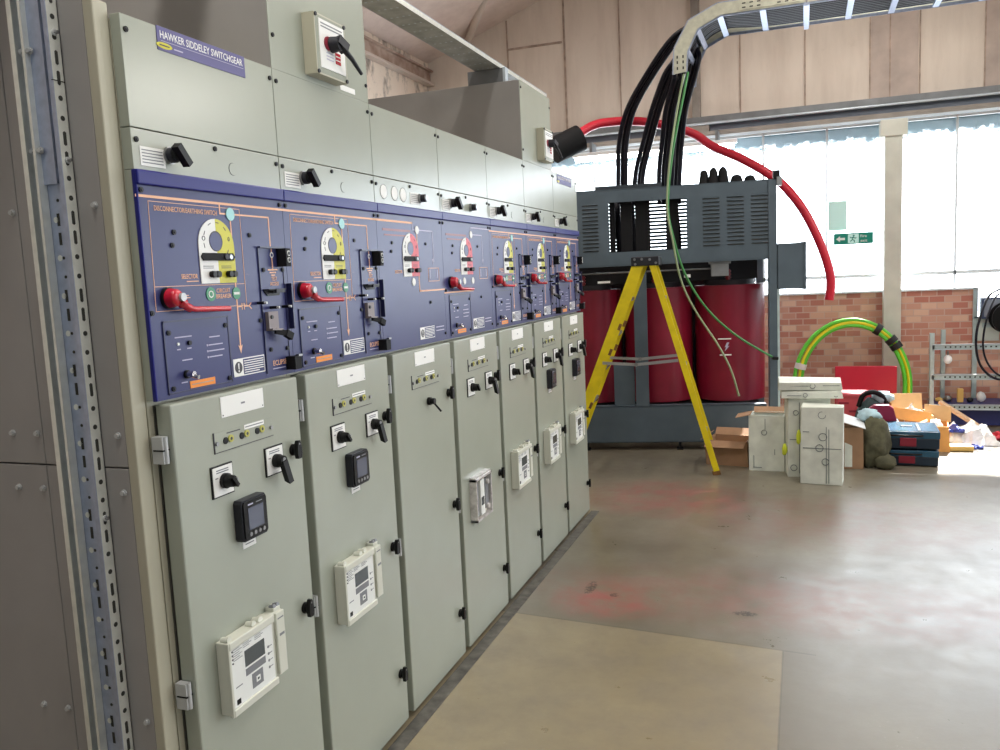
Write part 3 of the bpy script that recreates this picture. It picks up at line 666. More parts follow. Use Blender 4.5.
# ------------------------------------------------------------------ end of the row
ye = 1.564
t = thing('end_panel', 'dark grey bolted end panel closing the near end of the row', 'panel', (-1.53, ye, 0))
st = part('corner_stile', t, lambda m: m.box(-.03, 0, 0, .047, 0, 2.43, 'cream_paint'), bevel=.004); st['label'] = 'cream corner strip'
def bolt(m): m.cyl((0,0,0), (0,-.003,0), .0085, 'bolt_steel', n=12); m.cyl((0,-.003,0), (0,-.009,0), .006, 'bolt_steel', n=6, smooth=False)
for (x0, x1) in ((-.297, -.03), (-1.17, -.300)):
    for (z0, z1) in ((.0, 1.322), (1.326, 2.6)):
        p = part('sheet', t, lambda m: m.box(x0, x1, 0, .045, z0, z1, 'side_paint'), bevel=.002)
        for z in (z0+.08, (z0+z1)/2, z1-.06):
            for x in (x1-.02,) if x1 > -.1 else (x1-.015, x1-.10): part('bolt', p, bolt, 'bolt', (x, 0, z))
def channel(m):
    x0, x1, ya, yb, zt = -1.752, -1.632, 1.530, 1.562, 2.75
    m.box(x0, x1, yb-.002, yb, .0, zt, 'galv_blue_sheen'); m.box(x1-.002, x1, ya, yb, .0, zt, 'galv_lit'); m.box(x0, x0+.002, ya, yb, .0, zt, 'galv_lit')
    m.box(x0, x0+.014, ya-.002, ya, .0, zt, 'galv_lit'); m.box(x1-.012, x1, ya-.002, ya, .0, zt, 'galv_blue_sheen')
    m.box(x0+.026, x0+.034, ya+.006, yb-.003, 0, zt, 'galv_lit'); m.box(x1-.003, x1+.001, ya-.003, yb, 2.250, 2.252, 'gap_dark')
    k = 0; z = .05
    while z < zt-.05:
        if k % 4 < 2:
            for xx in (x1-.030, x1-.062): m.box(xx-.004, xx+.004, yb-.003, yb-.0015, z-.015, z+.015, 'gap_dark')
            m.prism([(1.541, z-.014), (1.5455, z-.017), (1.550, z-.014), (1.550, z+.014), (1.5455, z+.017), (1.541, z+.014)], x1-.0005, x1+.0006, 'gap_dark')
        else:
            m.cyl((x1-.0005, 1.545, z), (x1+.0006, 1.545, z), .0062, 'gap_dark', n=12)
            m.cyl((x1-.028, yb-.003, z), (x1-.028, yb-.0015, z), .0065, 'gap_dark', n=12); m.cyl((x1-.058, yb-.003, z), (x1-.058, yb-.0015, z), .004, 'gap_dark', n=10)
        if k % 2: m.cyl((x0+.05, yb-.003, z), (x0+.05, yb-.0015, z), .0075, 'galv_lit', n=10)
        k += 1; z += .046
def mount_plate(m): m.box(-1.732, -1.672, 1.5515, 1.5585, 2.02, 2.72, 'galv_blue_sheen'); m.box(-1.674, -1.671, 1.545, 1.5515, 2.02, 2.72, 'galv_blue_sheen')
cch = thing('cable_channel', 'galvanised slotted cable channel standing upright against the end panel', 'cable tray', (0,0,0))
part('channel', cch, channel); part('mount_plate', cch, mount_plate)
for z in (2.33, 2.10):
    for x in (-1.735, -1.712): part('bolt', cch, bolt, 'bolt', (x, 1.548, z))
for z in (2.36, 2.07, 1.2): part('bolt', cch, lambda m: (m.cyl((0,0,0), (.004,0,0), .008, 'bolt_steel', n=10), m.cyl((.004,0,0), (.012,0,0), .0045, 'steel', n=6)), 'boltx', (-1.632, 1.546, z))
# dark box behind the first cover, seen above the row
single('overhead_tray', 'perforated galvanised cable tray running above the switchgear tops', 'cable tray', lambda m: (
    m.box(-1.785, -1.63, .6, 5.6, 2.94, 2.943, 'galv_dull'), m.box(-1.632, -1.629, .6, 5.6, 2.94, 2.962, 'galv_lit'), m.box(-1.786, -1.783, .6, 5.6, 2.94, 2.962, 'galv_blue_sheen'), m.box(-1.645, -1.629, .6, 5.6, 2.962, 2.965, 'galv_blue_sheen'),
    [m.cyl((-1.785+.03*(j+1), .8+k*.12, 2.9395), (-1.785+.03*(j+1), .8+k*.12, 2.944), .006, 'pipe_white', n=8) for j in range(4) for k in range(39)]))
single('tray_bracket', 'grey steel bracket with white end carrying the tray over the far tall box', 'bracket', lambda m: (m.box(-1.83, -1.61, 4.66, 4.70, 2.851, 2.938, 'beam_grey'), m.box(-1.612, -1.595, 4.655, 4.705, 2.851, 2.94, 'pipe_white')), bevel=.002)

# ------------------------------------------------------------------ transformer
TA = math.atan2(.30, 1.78)                                             # its right end stands a little farther away
t = thing('transformer', 'large grey framed transformer with three dark red coils behind the yellow ladder', 'transformer', (-2.03, 7.87, 0), TA)
TW, TD = 1.83, 1.05
def enclosure_front(m):
    g = 'transformer_grey'; z0, z1 = 1.81, 2.52; a, b_, c_, d_ = .30, 1.02, 1.93, 2.40
    m.box(-.48, a, 0, .004, z0, z1, g); m.box(b_, TW, 0, .004, z0, z1, g); m.box(a, b_, 0, .004, z0, c_, g); m.box(a, b_, 0, .004, d_, z1, g)
    m.box(-.48, TW, 0, .03, z0-.012, z0+.006, g); m.box(-.48, TW, 0, .03, z1-.006, z1+.004, g)
part('enclosure_front', t, enclosure_front)
def louvres(m):
    for k in range(13): 
        z = -.22+k*.036; m.box(-.075, .075, -.0015, .001, z-.006, z+.001, 'gap_dark'); m.obox((0, -.005, z+.005), (.075,0,0), (0,.006,-.004), (0,.001,.0015), 'transformer_grey')
for u in (-.10, .12, 1.245, 1.465, 1.68): part('louvre_group', t, louvres, 'louv', (u, 0, 2.17))
def lit_slits(m):                                                       # rear sheet: horizontal ventilation slots
    g = 'transformer_grey'; n = 15
    m.box(-.48, .02, TD-.004, TD, 1.81, 2.52, g); m.box(1.28, TW, TD-.004, TD, 1.81, 2.52, g); m.box(.02, 1.28, TD-.004, TD, 1.81, 1.90, g); m.box(.02, 1.28, TD-.004, TD, 2.47, 2.52, g)
    for k in range(n+1): z = 1.90+k*.038; m.box(.02, 1.28, TD-.004, TD, z, z+.027, g)
part('enclosure_back', t, lit_slits)
part('enclosure_side', t, lambda m: (m.box(TW-.004, TW, 0, TD, 1.81, 2.52, 'transformer_grey'), [m.obox((TW+.004, TD*.5, 1.88+k*.04), (.006,0,-.006), (0,TD*.4,0), (0.001,0,.001), 'transformer_grey') for k in range(15)]))
part('enclosure_side', t, lambda m: m.box(-.48, -.476, 0, TD, 1.81, 2.52, 'transformer_grey'))
part('enclosure_roof', t, lambda m: (m.box(-.48, .18, 0, TD, 2.516, 2.522, 'transformer_grey'), m.box(.80, TW, 0, TD, 2.516, 2.522, 'transformer_grey'), m.box(.18, .80, 0, .30, 2.516, 2.522, 'transformer_grey'), m.box(.18, .80, TD-.2, TD, 2.516, 2.522, 'transformer_grey'), m.box(.18, .80, .03, .09, 2.522, 2.56, 'transformer_dark')))
def post(m): m.box(-.05, .05, 0, .06, .0, 2.1, 'transformer_grey')
part('post', t, lambda m: m.box(TW-.075, TW, -.012, .07, .06, 2.52, 'transformer_grey'), bevel=.003)
part('post', t, lambda m: m.box(.51, .635, .0, .05, .42, 1.81, 'transformer_grey'), bevel=.003)
part('post', t, lambda m: m.box(-.48, -.41, .0, .07, .06, 1.81, 'transformer_grey'), bevel=.003)
part('post', t, lambda m: m.box(TW-.07, TW, TD-.07, TD, .06, 1.81, 'transformer_grey'), bevel=.003)
part('base_channel', t, lambda m: (m.box(-.48, TW-.1, .0, .02, .075, .44, 'transformer_grey'), m.box(-.48, TW-.1, 0, .10, .42, .44, 'transformer_grey'), m.box(-.48, TW-.1, 0, .12, .075, .09, 'transformer_grey')), bevel=.004)
part('base_channel', t, lambda m: (m.box(-.48, TW-.1, TD-.02, TD, .075, .30, 'transformer_grey'), m.box(-.48, TW-.1, TD-.1, TD, .29, .30, 'transformer_grey'))) 
for u in (.02, .92, 1.55): part('foot', t, lambda m: (m.box(-.03, .03, .0, .10, .0, .012, 'black_matte'), m.box(-.012, .012, .02, .08, .012, .09, 'black_matte')), 'tfoot', (u, .0, 0))
for k in range(3):
    u = .04+.70*k
    c_ = part('coil', t, lambda m: (m.cyl((0,0,.45), (0,0,1.57), .335, 'resin_red', n=48), m.cyl((0,0,1.57), (0,0,1.62), .24, 'core_dark', n=30), m.cyl((0,0,.40), (0,0,.45), .22, 'core_dark', n=30)), 'coil', (u, .48, 0)); c_['label'] = 'dark red resin coil'
    part('terminal_post', t, lambda m: (m.cyl((0,0,1.62), (0,0,1.72), .02, 'insulator_red', n=12), [m.cyl((0,0,1.635+.03*j), (0,0,1.648+.03*j), .03, 'insulator_red', n=14) for j in range(3)]), 'tpost', (u-.03, .235, .0))
part('coil_tag', t, lambda m: (m.box(-.075, .075, -.002, 0, .03, .042, 'white_label'), m.box(-.06, .08, -.002, 0, -.125, -.113, 'white_label'), m.prism([(.01, .0), (.03, .0), (.015, -.035), (.03, -.035), (-.012, -.085), (.0, -.045), (-.012, -.045)], -.002, 0, 'print_pale', 'y')), loc=(1.375, .148, 1.02))['label'] = 'white lines with a small lightning flash'
part('dark_backing', t, lambda m: m.box(-.46, TW-.08, TD-.03, TD-.02, .30, 1.74, 'core_dark'))  # dark sheet added to block the light behind the coils
part('lower_panel', t, lambda m: m.box(.30, .50, .04, .06, .43, .84, 'transformer_grey'))
part('yoke', t, lambda m: (m.box(-.3, 1.7, .36, .60, 1.62, 1.80, 'core_dark')), bevel=.006)
part('yoke', t, lambda m: (m.box(-.3, 1.7, .34, .62, .26, .42, 'core_dark')), bevel=.006)
part('link_bar', t, lambda m: m.cyl((.02,.12,1.735), (1.40,.12,1.735), .008, 'steel', n=8))
part('sensor_box', t, lambda m: (m.box(1.24, 1.40, .03, .10, 1.66, 1.79, 'beam_grey'), m.box(1.22, 1.42, .025, .10, 1.775, 1.80, 'beam_grey')), bevel=.004)
part('small_plate', t, lambda m: m.box(.99, 1.05, .05, .06, 1.66, 1.69, 'white_label')); part('small_plate', t, lambda m: m.box(.17, .29, .05, .06, 1.64, 1.66, 'white_label'))
part('terminal_box', t, lambda m: (m.box(TW+.005, TW+.245, -.02, .36, 1.515, 1.935, 'transformer_grey'), m.box(TW+.235, TW+.255, -.03, .37, 1.505, 1.945, 'transformer_grey')), bevel=.004)
part('side_channel', t, lambda m: m.box(TW, TW+.02, -.012, .01, .06, 1.52, 'galv_shelf'))
for a_, b_ in ((.30,.352), (.406,.514), (.544,.684), (.832,.950)): part('blocking_board', t, lambda m: m.box(a_, b_, .10, .14, 1.88, 2.46, 'black_matte'))  # dark boards added to block the slit light where cables hang
for k, u in enumerate((.36, .50, .62, .93)): part('phase_lead', t, lambda m: m.tube(smooth_path([(0, .45, 1.75), (.02, .40, 2.0), (0, .42, 2.3), (0, .5, 2.53)], 5), .036, 'cable_black', 10), 'plead', (u, 0, 0))
part('corner_clamp', t, lambda m: (m.box(TW-.03, TW+.03, -.02, .03, 2.52, 2.60, 'black_matte'), m.box(TW+.0, TW+.045, -.03, .0, 2.46, 2.54, 'steel')))
def tpt(u, v, z): return Vector((-2.03+u*cos(TA)-v*sin(TA), 7.87+u*sin(TA)+v*cos(TA), z))
def boot(h, r): return lambda m: (m.cyl((0,0,0), (0,0,h*.55), r, 'black_matte', r2=r*.75, n=14), m.ell((0,0,h*.55), (r*.75, r*.75, h*.45), 'black_matte', 12, 8))
for k, (u, v, h, r) in enumerate(((1.20,.22,.15,.055), (1.285,.20,.165,.055), (1.375,.22,.17,.06), (1.50,.24,.09,.07), (1.62,.22,.075,.065))):
    single('cable_boot', ('tall black rubber boot leftmost of five on top of the transformer', 'black rubber boot, second from the left on the transformer top', 'tallest black rubber boot in the middle of the five on the transformer', 'low black rubber boot, second from the right on the transformer top', 'smallest black rubber boot rightmost on top of the transformer')[k], 'cable boot', boot(h, r), tuple(tpt(u, v, 2.522)), group='rubber boots on the transformer top')

# ------------------------------------------------------------------ step ladder
def xz(a, b, w, y0, y1, m_, mb):                                        # a plank in the x-z plane between two points
    a, b = Vector((a[0], 0, a[1])), Vector((b[0], 0, b[1])); d = (b-a).normalized(); n = Vector((d.z, 0, -d.x))*w/2
    mb.prism([(p.x, p.z) for p in (a+n, b+n, b-n, a-n)], y0, y1, m_, 'y')
lyn, lyf = 7.06, 7.50
t = thing('step_ladder', 'yellow step ladder standing open in front of the transformer', 'ladder', (-1.30, 7.0, 0))
TL, BL, TR_, BR = (-1.295, 1.80), (-2.00, .03), (-1.185, 1.80), (-.685, .03)
for y in (lyn, lyf):
    s_ = part('stile', t, lambda m: (xz(TL, BL, .095, y-.004, y+.004, 'ladder_yellow', m), xz((TL[0]+.044, TL[1]), (BL[0]+.044, BL[1]), .008, y, y+.035, 'ladder_yellow', m), xz((TL[0]-.044, TL[1]), (BL[0]-.044, BL[1]), .008, y, y+.035, 'ladder_yellow', m)))
    for q in (.28, .40, .66): part('scuff', s_, lambda m: xz((TL[0]+(BL[0]-TL[0])*q+.038, TL[1]+(BL[1]-TL[1])*q), (TL[0]+(BL[0]-TL[0])*(q+.03)+.036, TL[1]+(BL[1]-TL[1])*(q+.03)), .024, y-.0055, y-.003, 'ladder_scuff', m))
    part('rear_stile', t, lambda m: (xz(TR_, BR, .048, y-.004, y+.004, 'ladder_yellow', m), xz((TR_[0]+.022, TR_[1]), (BR[0]+.022, BR[1]), .007, y, y+.03, 'ladder_yellow', m), xz((TR_[0]-.022, TR_[1]), (BR[0]-.022, BR[1]), .007, y, y+.03, 'ladder_yellow', m)))
    part('foot', t, lambda m: (xz((BL[0]+.025, .10), (BL[0]-.005, 0.0), .11, y-.008, y+.038, 'black', m)))
    part('foot', t, lambda m: (xz((BR[0]-.006, .035), (BR[0]+.003, 0.0), .066, y-.006, y+.034, 'ladder_scuff', m)))
    part('spreader', t, lambda m: (m.bar((-1.62, y-.012, .975), (-1.33, y-.012, .955), .006, .024, 'aluminium'), m.bar((-1.34, y-.018, .955), (-.985, y-.012, .985), .006, .024, 'aluminium'), m.cyl((-1.335, y-.024, .955), (-1.335, y-.006, .955), .016, 'steel', n=10)))
for k in range(5):
    q = (k+1)/6.; x = TL[0]+(BL[0]-TL[0])*q; z = TL[1]+(BL[1]-TL[1])*q
    part('tread', t, lambda m: m.box(x-.035, x+.042, lyn+.004, lyf, z-.014, z+.014, 'aluminium'), bevel=.003)
    if k % 2 == 0:
        x = TR_[0]+(BR[0]-TR_[0])*q; part('brace', t, lambda m: m.box(x-.012, x+.012, lyn+.004, lyf, z-.012, z+.012, 'aluminium'))
part('top_cap', t, lambda m: (m.box(-1.355, -1.125, lyn-.02, lyf+.04, 1.785, 1.86, 'charcoal'), [m.cyl((x, lyn-.022, zz), (x, lyn-.018, zz), .011, 'steel', n=10) for x, zz in ((-1.325,1.84), (-1.265,1.84), (-1.20,1.835), (-1.15,1.805), (-1.32,1.80))]), bevel=.008)['label'] = 'black top cap with rivets'

t.location = (-1.30, 7.0, 0); t.rotation_euler = (0, 0, R(6))
for o in t.children: o.location = (1.30, -7.06, 0)

# ------------------------------------------------------------------ cable ladder and power cables
t = thing('cable_ladder', 'galvanised cable ladder bending down over the transformer', 'cable ladder', (0,0,0))
yn, yf = 7.60, 8.28
inner = [(-.952,3.44), (-.935,3.61), (-.845,3.785), (-.650,3.872), (3.0,3.872)]
outer = [(-1.056,3.43), (-1.042,3.648), (-.918,3.863), (-.675,3.968), (3.0,3.968)]
for y, nm in ((yn, 'near'), (yf, 'far')):
    r_ = part('side_rail', t, lambda m: (m.prism(inner+outer[::-1], y-.0015, y+.0015, 'galv_rail', 'y'),
        [m.bar((a[0], y+(.012 if nm == 'near' else -.012), a[1]), (b[0], y+(.012 if nm == 'near' else -.012), b[1]), .026, .003, 'galv_blue_sheen', (0,1,0)) for pp in (inner, outer) for a, b in zip(pp[:-1], pp[1:])]))
    if nm == 'near': part('coupler', r_, lambda m: (m.box(-1.045, -.945, y-.006, y-.001, 3.44, 3.60, 'galv_rail'), [m.box(x-.006, x+.006, y-.0075, y-.005, z-.012, z+.012, 'gap_dark') for x in (-1.02, -.97) for z in (3.475, 3.525, 3.57)]))
    if nm == 'near': part('coupler', r_, lambda m: (m.box(-.50, -.02, y-.006, y-.001, 3.885, 3.955, 'galv_rail'), [m.box(x-.014, x+.014, y-.0075, y-.005, z-.005, z+.005, 'gap_dark') for x in (-.46,-.40,-.34,-.18,-.12,-.06) for z in (3.903, 3.937)]))
rung_pts = [((-.935,3.61),(.09,.22)), ((-.848,3.782),(.6,.8)), ((-.66,3.868),(.9,.3))]+[((-.31+.345*k, 3.872),(1,0)) for k in range(10)]
for (x, z), dr in rung_pts:
    d = Vector((dr[0], 0, dr[1])).normalized()
    part('rung', t, lambda m: m.obox((x, (yn+yf)/2, z), d*.024, (0,(yf-yn)/2-.002,0), Vector((-d.z,0,d.x))*.010, 'galv_blue_sheen'))
part('hanger', t, lambda m: (m.box(.015, .055, yn-.03, yf+.03, 3.835, 3.860, 'galv_blue_sheen'), m.cyl((.035, yn-.02, 3.84), (.035, yn-.02, 5.95), .007, 'steel', n=8), m.cyl((.035, yf+.02, 3.84), (.035, yf+.02, 5.95), .007, 'steel', n=8)))
# each bundle: three cables lying on the ladder, dropping into the transformer top
BN = ['leftmost', 'second', 'third', 'rightmost']
BL_ = ['black power cable of the leftmost bundle dropping into the transformer top', 'black power cable of the second bundle from the left above the transformer', 'black power cable of the third bundle from the left, behind the green wires', 'black power cable of the rightmost bundle dropping beside the green wires']
drops = [[(674,40,7.75), (651,73,7.95), (631,109,8.15), (623,142,8.28), (622,170,8.34), (622,192,8.36)], [(677,62,7.75), (668,76,7.85), (656,109,8.05), (647,142,8.25), (640,170,8.34), (638,192,8.36)],
         [(681,68,7.75), (678,80,7.85), (670,109,8.05), (666,142,8.25), (663,170,8.34), (663,192,8.38)], [(695,58,8.0), (691,76,8.05), (682,109,8.2), (678,142,8.34), (676,170,8.38), (675,192,8.42)]]
for b_ in range(4):
    for j in range(3):
        yy = yn+.06+(b_*3+j)*.051
        mid = [(-.70+.01*b_, yy, 3.93)]+([(-.93, yy, 3.83)] if b_ == 0 else [(-.90, yy, 3.80)])
        dp = [at(*p)+Vector(((j-1)*.038, (j % 2)*.04, 0)) for p in drops[b_]]; dp.append(dp[-1]-Vector((0,0,.12)))
        single('power_cable', BL_[b_], 'cable', lambda m: m.tube(smooth_path([(3.0,yy,3.905), (1.2,yy,3.905), (-.2,yy,3.905)]+mid+dp, 6), .0225, 'cable_black', 8), group='power cables, %s bundle' % BN[b_])
def px_path(pts): return smooth_path([at(*p) for p in pts], 6)
single('earth_cable', 'green earth wire curving right to the tie on the transformer post', 'cable', lambda m: m.tube(px_path([(688,72,7.66), (683,98,7.64), (673,150,7.62), (668,205,7.62), (674,240,7.64), (686,276,7.68), (708,310,7.74), (737,336,7.85), (774,358,8.12)]), .0105, 'cable_green', 8))
single('earth_cable', 'pale green earth wire with its loose end hanging before the red coil', 'cable', lambda m: m.tube(px_path([(684,74,7.605), (679,100,7.62), (671,150,7.58), (667,205,7.56), (673,242,7.55), (681,280,7.56), (695,310,7.57), (718,345,7.58), (731,370,7.58), (739,396,7.58)]), .009, 'cable_pale', 8))
single('cable_tie', 'black tie holding the green wire to the transformer post', 'cable tie', lambda m: m.tube([at(772,358,8.10), at(778,358.5,8.12)], .016, 'black', 8))
t = thing('red_cable', 'thick red cable arching from a black sleeve over to a hanging end by the window', 'cable', (0,0,0))
rc = [(560,148,8.0), (590,127,8.2), (612,122,8.3), (640,121.5,8.45), (668,126,8.6), (694,134,8.7), (712,146,8.7), (740,158,8.65), (764,171,8.6), (783,185,8.6), (802,208,8.6), (817,236,8.6), (827,262,8.6), (831,282,8.6), (829,300,8.6)]
part('cable', t, lambda m: m.tube(px_path(rc), .043, 'cable_red', 12))
part('sleeve', t, lambda m: m.cyl(at(553,151,7.9), at(580,138,8.06), .125, 'black_matte', r2=.128, n=20))['label'] = 'black end sleeve'

# ------------------------------------------------------------------ light fitting over the windows
t = thing('fluorescent_light', 'lit fluorescent batten hanging under the beam over the windows', 'light', (0,0,0))
a = at(573, 153, W-.35); b_ = at(737, 139, W-.35)
part('housing', t, lambda m: (m.box(a.x, b_.x, W-.385, W-.315, 3.085, 3.125, 'lamp_white'), m.box(a.x+.2, a.x+.23, W-.36, W-.12, 3.12, 3.24, 'beam_grey'), m.box(b_.x-.23, b_.x-.2, W-.36, W-.12, 3.12, 3.24, 'beam_grey')))
part('tube', t, lambda m: m.cyl((a.x+.03, W-.35, 3.055), (b_.x-.03, W-.35, 3.055), .028, 'lamp_tube', n=12))['label'] = 'glowing white tube'

# ------------------------------------------------------------------ exit sign and papers on the glass
def exit_sign(m):
    h = .062; w = .20; d = 0
    m.box(-w, w, -.003, .0, -h, h, 'exit_green')
    m.prism([(-.175, 0), (-.135, .034), (-.135, .013), (-.085, .013), (-.085, -.013), (-.135, -.013), (-.135, -.034)], -.0045, -.003, 'white_label', 'y')
    m.box(-.055, .055, -.0045, -.003, -.05, .05, 'mint_paper')
    m.cyl((.004, -.0045, .030), (.004, -.006, .030), .010, 'exit_green', n=12)
    for p, q in (((0,.018), (-.010,-.012)), ((-.010,-.012), (-.032,-.030)), ((-.010,-.012), (.012,-.022)), ((.012,-.022), (.008,-.045)), ((0,.014), (-.022,.006)), ((-.022,.006), (-.034,.018)), ((0,.014), (.018,.0)), ((.018,0), (.030,.010))):
        m.bar((p[0], -.0052, p[1]), (q[0], -.0052, q[1]), .0015, .009, 'exit_green', (0,0,1))
    m.text('Fire', .072, .008, .030, -.0032, 'white_label', axis='y'); m.text('exit', .072, -.042, .030, -.0032, 'white_label', axis='y')
e = (at(835, 238, W-.02)+at(872, 238, W-.02))/2
single('exit_sign', 'green exit sign with white arrow on the window', 'sign', exit_sign, (e.x, W-.01, at(853, 238.5, W).z))
p_ = at(835, 215, W)
single('paper_sheet', 'pale mint paper stuck on the window above the exit sign', 'paper', lambda m: m.box(-.09, .10, 0, .003, -.16, .16, 'mint_paper'), (p_.x+.02, W+.02, p_.z-.01))

# ------------------------------------------------------------------ things on the floor
def carton(name, lab, x, y, w, d, h, rz, m_, style=0, z=0, cat='box', grp=None, seed=1):
    rnd = random.Random(seed)
    t = thing(name, lab, cat, (x, y, z), rz, grp)
    def body(m):
        b = lambda s: rnd.uniform(-s, s)*.012
        vs = [(sx*w/2+b(1), sy*d/2+b(1), zz+(b(.6) if zz else 0)) for zz in (0, h) for sx, sy in ((-1,-1), (1,-1), (1,1), (-1,1))]
        m.add(vs, [(0,1,5,4), (1,2,6,5), (2,3,7,6), (3,0,4,7), (0,1,2,3)]+([(4,5,6,7)] if style != 2 else []), m_)
        if style == 2:
            k = .012; vs2 = [(x_*(1-2*k/w), y_*(1-2*k/d), max(z_, .01)) for x_, y_, z_ in vs]
            m.add(vs2, [(0,1,5,4), (1,2,6,5), (2,3,7,6), (3,0,4,7), (0,1,2,3)], m_); m.add(vs[4:]+vs2[4:], [(0,1,5,4), (1,2,6,5), (2,3,7,6), (3,0,4,7)], m_)
    part('body', t, body, bevel=.004 if style != 2 else 0)
    return t
def face_marks(t, w, d, h, lines, tape=None):
    def fn(m):
        for kind, a, b, c_ in lines:
            if kind == 'h': m.box(a*w-w/2, b*w-w/2, -d/2-.0018, -d/2+.010, c_*h-.0022, c_*h+.0022, 'print_box')
            elif kind == 'v': m.box(a*w-w/2-.0022, a*w-w/2+.0022, -d/2-.0018, -d/2+.010, b*h, c_*h, 'print_box')
            else: 
                n = 12; cx, cz = a*w-w/2, b*h
                for i in range(n): m.bar((cx+c_*cos(2*pi*i/n), -d/2-.001, cz+c_*sin(2*pi*i/n)), (cx+c_*cos(2*pi*(i+1)/n), -d/2-.001, cz+c_*sin(2*pi*(i+1)/n)), .004, .005, 'print_box', (0,1,0))
    part('print', t, fn)
t = carton('open_carton', 'scuffed white open carton standing alone left of the stacked cartons', -.285, 7.40, .285, .24, .475, R(-3), 'carton_white', 2, seed=3)
face_marks(t, .285, .24, .475, [('v',.45,.75,.95), ('o',.42,.70,.022), ('v',.12,.05,.28), ('v',.72,.3,.4), ('h',.1,.35,.06)])
part('flap', t, lambda m: m.obox((-.19, -.08, .480), (.06,.01,.012), (0,.10,0), (0,.001,.003), 'carton_brown'))
part('flap', t, lambda m: m.obox((.0, .13, .49), (.13,0,0), (0,.035,.02), (0,.002,.001), 'carton_brown'))
t = carton('tall_carton', 'tall narrow white carton behind the front carton, carrying the flat ones', .035, 7.24, .34, .27, .655, R(4), 'carton_white', 0, seed=5)
face_marks(t, .34, .27, .655, [('v',.28,.05,.95), ('h',.06,.30,.48), ('o',.15,.12,.025), ('o',.2,.82,.02)])
t = carton('front_carton', 'white carton taped crosswise, foremost of the stack', .148, 6.98, .315, .21, .62, R(-6), 'carton_white', 0, seed=8)
face_marks(t, .315, .21, .62, [('v',.60,.02,.98), ('v',.66,.02,.98), ('h',.05,.95,.47), ('o',.50,.90,.028), ('o',.52,.62,.03), ('o',.44,.475,.028), ('o',.58,.30,.026), ('h',.05,.2,.68)])
t = carton('flat_carton', 'flat white carton lying on the tall carton under another flat one', .055, 7.23, .46, .34, .06, R(2), 'carton_white', 0, .661, seed=11)
face_marks(t, .46, .34, .06, [('h',.1,.34,.4), ('o',.40,.45,.016), ('h',.5,.84,.45), ('o',.9,.5,.016)])
t = carton('flat_carton', 'flat white carton on the very top of the stack, glaring in window light', .048, 7.24, .48, .36, .066, R(1), 'carton_white', 0, .726, seed=13)
face_marks(t, .48, .36, .066, [('h',.18,.48,.55), ('o',.54,.55,.02), ('h',.7,.96,.6)])
def rag(w, h, m_): return lambda m: m.ell((0,0,h/2), (w, w*.6, h/2), m_, 10, 7, lambda d: 1+.35*noise.noise(d*2.2+Vector((w*50,1,2))))
single('hi_vis_scrap', 'small hi-vis yellow scrap between the open carton and the tall carton', 'scrap', rag(.022, .10, 'hi_vis'), (-.145, 7.10, .18))
single('hi_vis_scrap', 'hi-vis yellow scrap tucked beside the front carton', 'scrap', rag(.020, .12, 'hi_vis'), (-.035, 6.98, .30))
t = carton('brown_open_carton', 'low brown open carton on the floor between ladder and white carton', -.62, 7.58, .36, .30, .22, R(-8), 'carton_brown', 2, seed=17)
part('flap', t, lambda m: m.obox((0, -.20, .20), (.17,0,0), (0,.055,.02), (0,-.001,.002), 'carton_brown')); part('flap', t, lambda m: m.obox((-.2, 0, .24), (.03,0,.02), (0,.13,0), (-.001,0,.002), 'carton_brown')); part('flap', t, lambda m: m.obox((0, .19, .24), (.17,0,0), (0,.04,.03), (0,-.001,.002), 'carton_brown'))
t = carton('brown_carton', 'closed brown carton with a white sheet lying on it, right of the white stack', .355, 7.56, .22, .22, .36, R(6), 'carton_brown', 0, seed=19)
part('tape', t, lambda m: (m.box(-.04, .02, -.1125, -.10, .02, .30, 'carton_white'), m.box(-.10, .09, -.1125, -.10, .27, .35, 'carton_white')))
single('white_sheet', 'white folded sheet lying slanted on the brown carton', 'paper', lambda m: m.obox((.345, 7.56, .412), (.14,.0,-.045), (0,.17,.008), (.001,0,.003), 'poly_white'))
def sack(m):
    m.ell((0,0,.20), (.135,.13,.225), 'olive', 22, 18, lambda d: (1+.28*noise.noise(d*2.0+Vector((3,1,0)))+.10*noise.noise(d*6))*(1.0 if d.z > -.5 else 1.05))
single('olive_bag', 'crumpled olive green bag slumped between brown carton and tool cases', 'bag', sack, (.555, 7.60, .0))
single('pale_cloth', 'pale blue cloth draped over the top of the olive bag', 'cloth', lambda m: m.ell((0,0,0), (.09,.09,.055), 'pale_cloth', 18, 12, lambda d: 1+.4*noise.noise(d*2.6)), (.53, 7.66, .425))
single('olive_roll', 'low grey-green roll on the floor in front of the bag', 'cloth', lambda m: m.ell((0,0,.06), (.085,.07,.065), 'olive', 18, 12, lambda d: 1+.2*noise.noise(d*2.2+Vector((4,0,0)))), (.645, 7.50, 0))
t = thing('dark_rucksack', 'dark teal rucksack with a black carrying loop behind the olive bag', 'bag', (.60, 8.44, 0))
part('body', t, lambda m: m.ell((0,0,.23), (.14,.13,.23), 'bag_dark', 20, 14, lambda d: 1+.14*noise.noise(d*2)))
part('loop', t, lambda m: m.tube(smooth_path([(-.11,-.02,.38), (-.07,-.04,.49), (.02,-.05,.52), (.10,-.03,.47), (.14,0,.38)], 6), .024, 'black', 8))
part('flap', t, lambda m: m.ell((.10,.03,.46), (.10,.08,.06), 'pale_cloth', 14, 10, lambda d: 1+.25*noise.noise(d*2.4)))
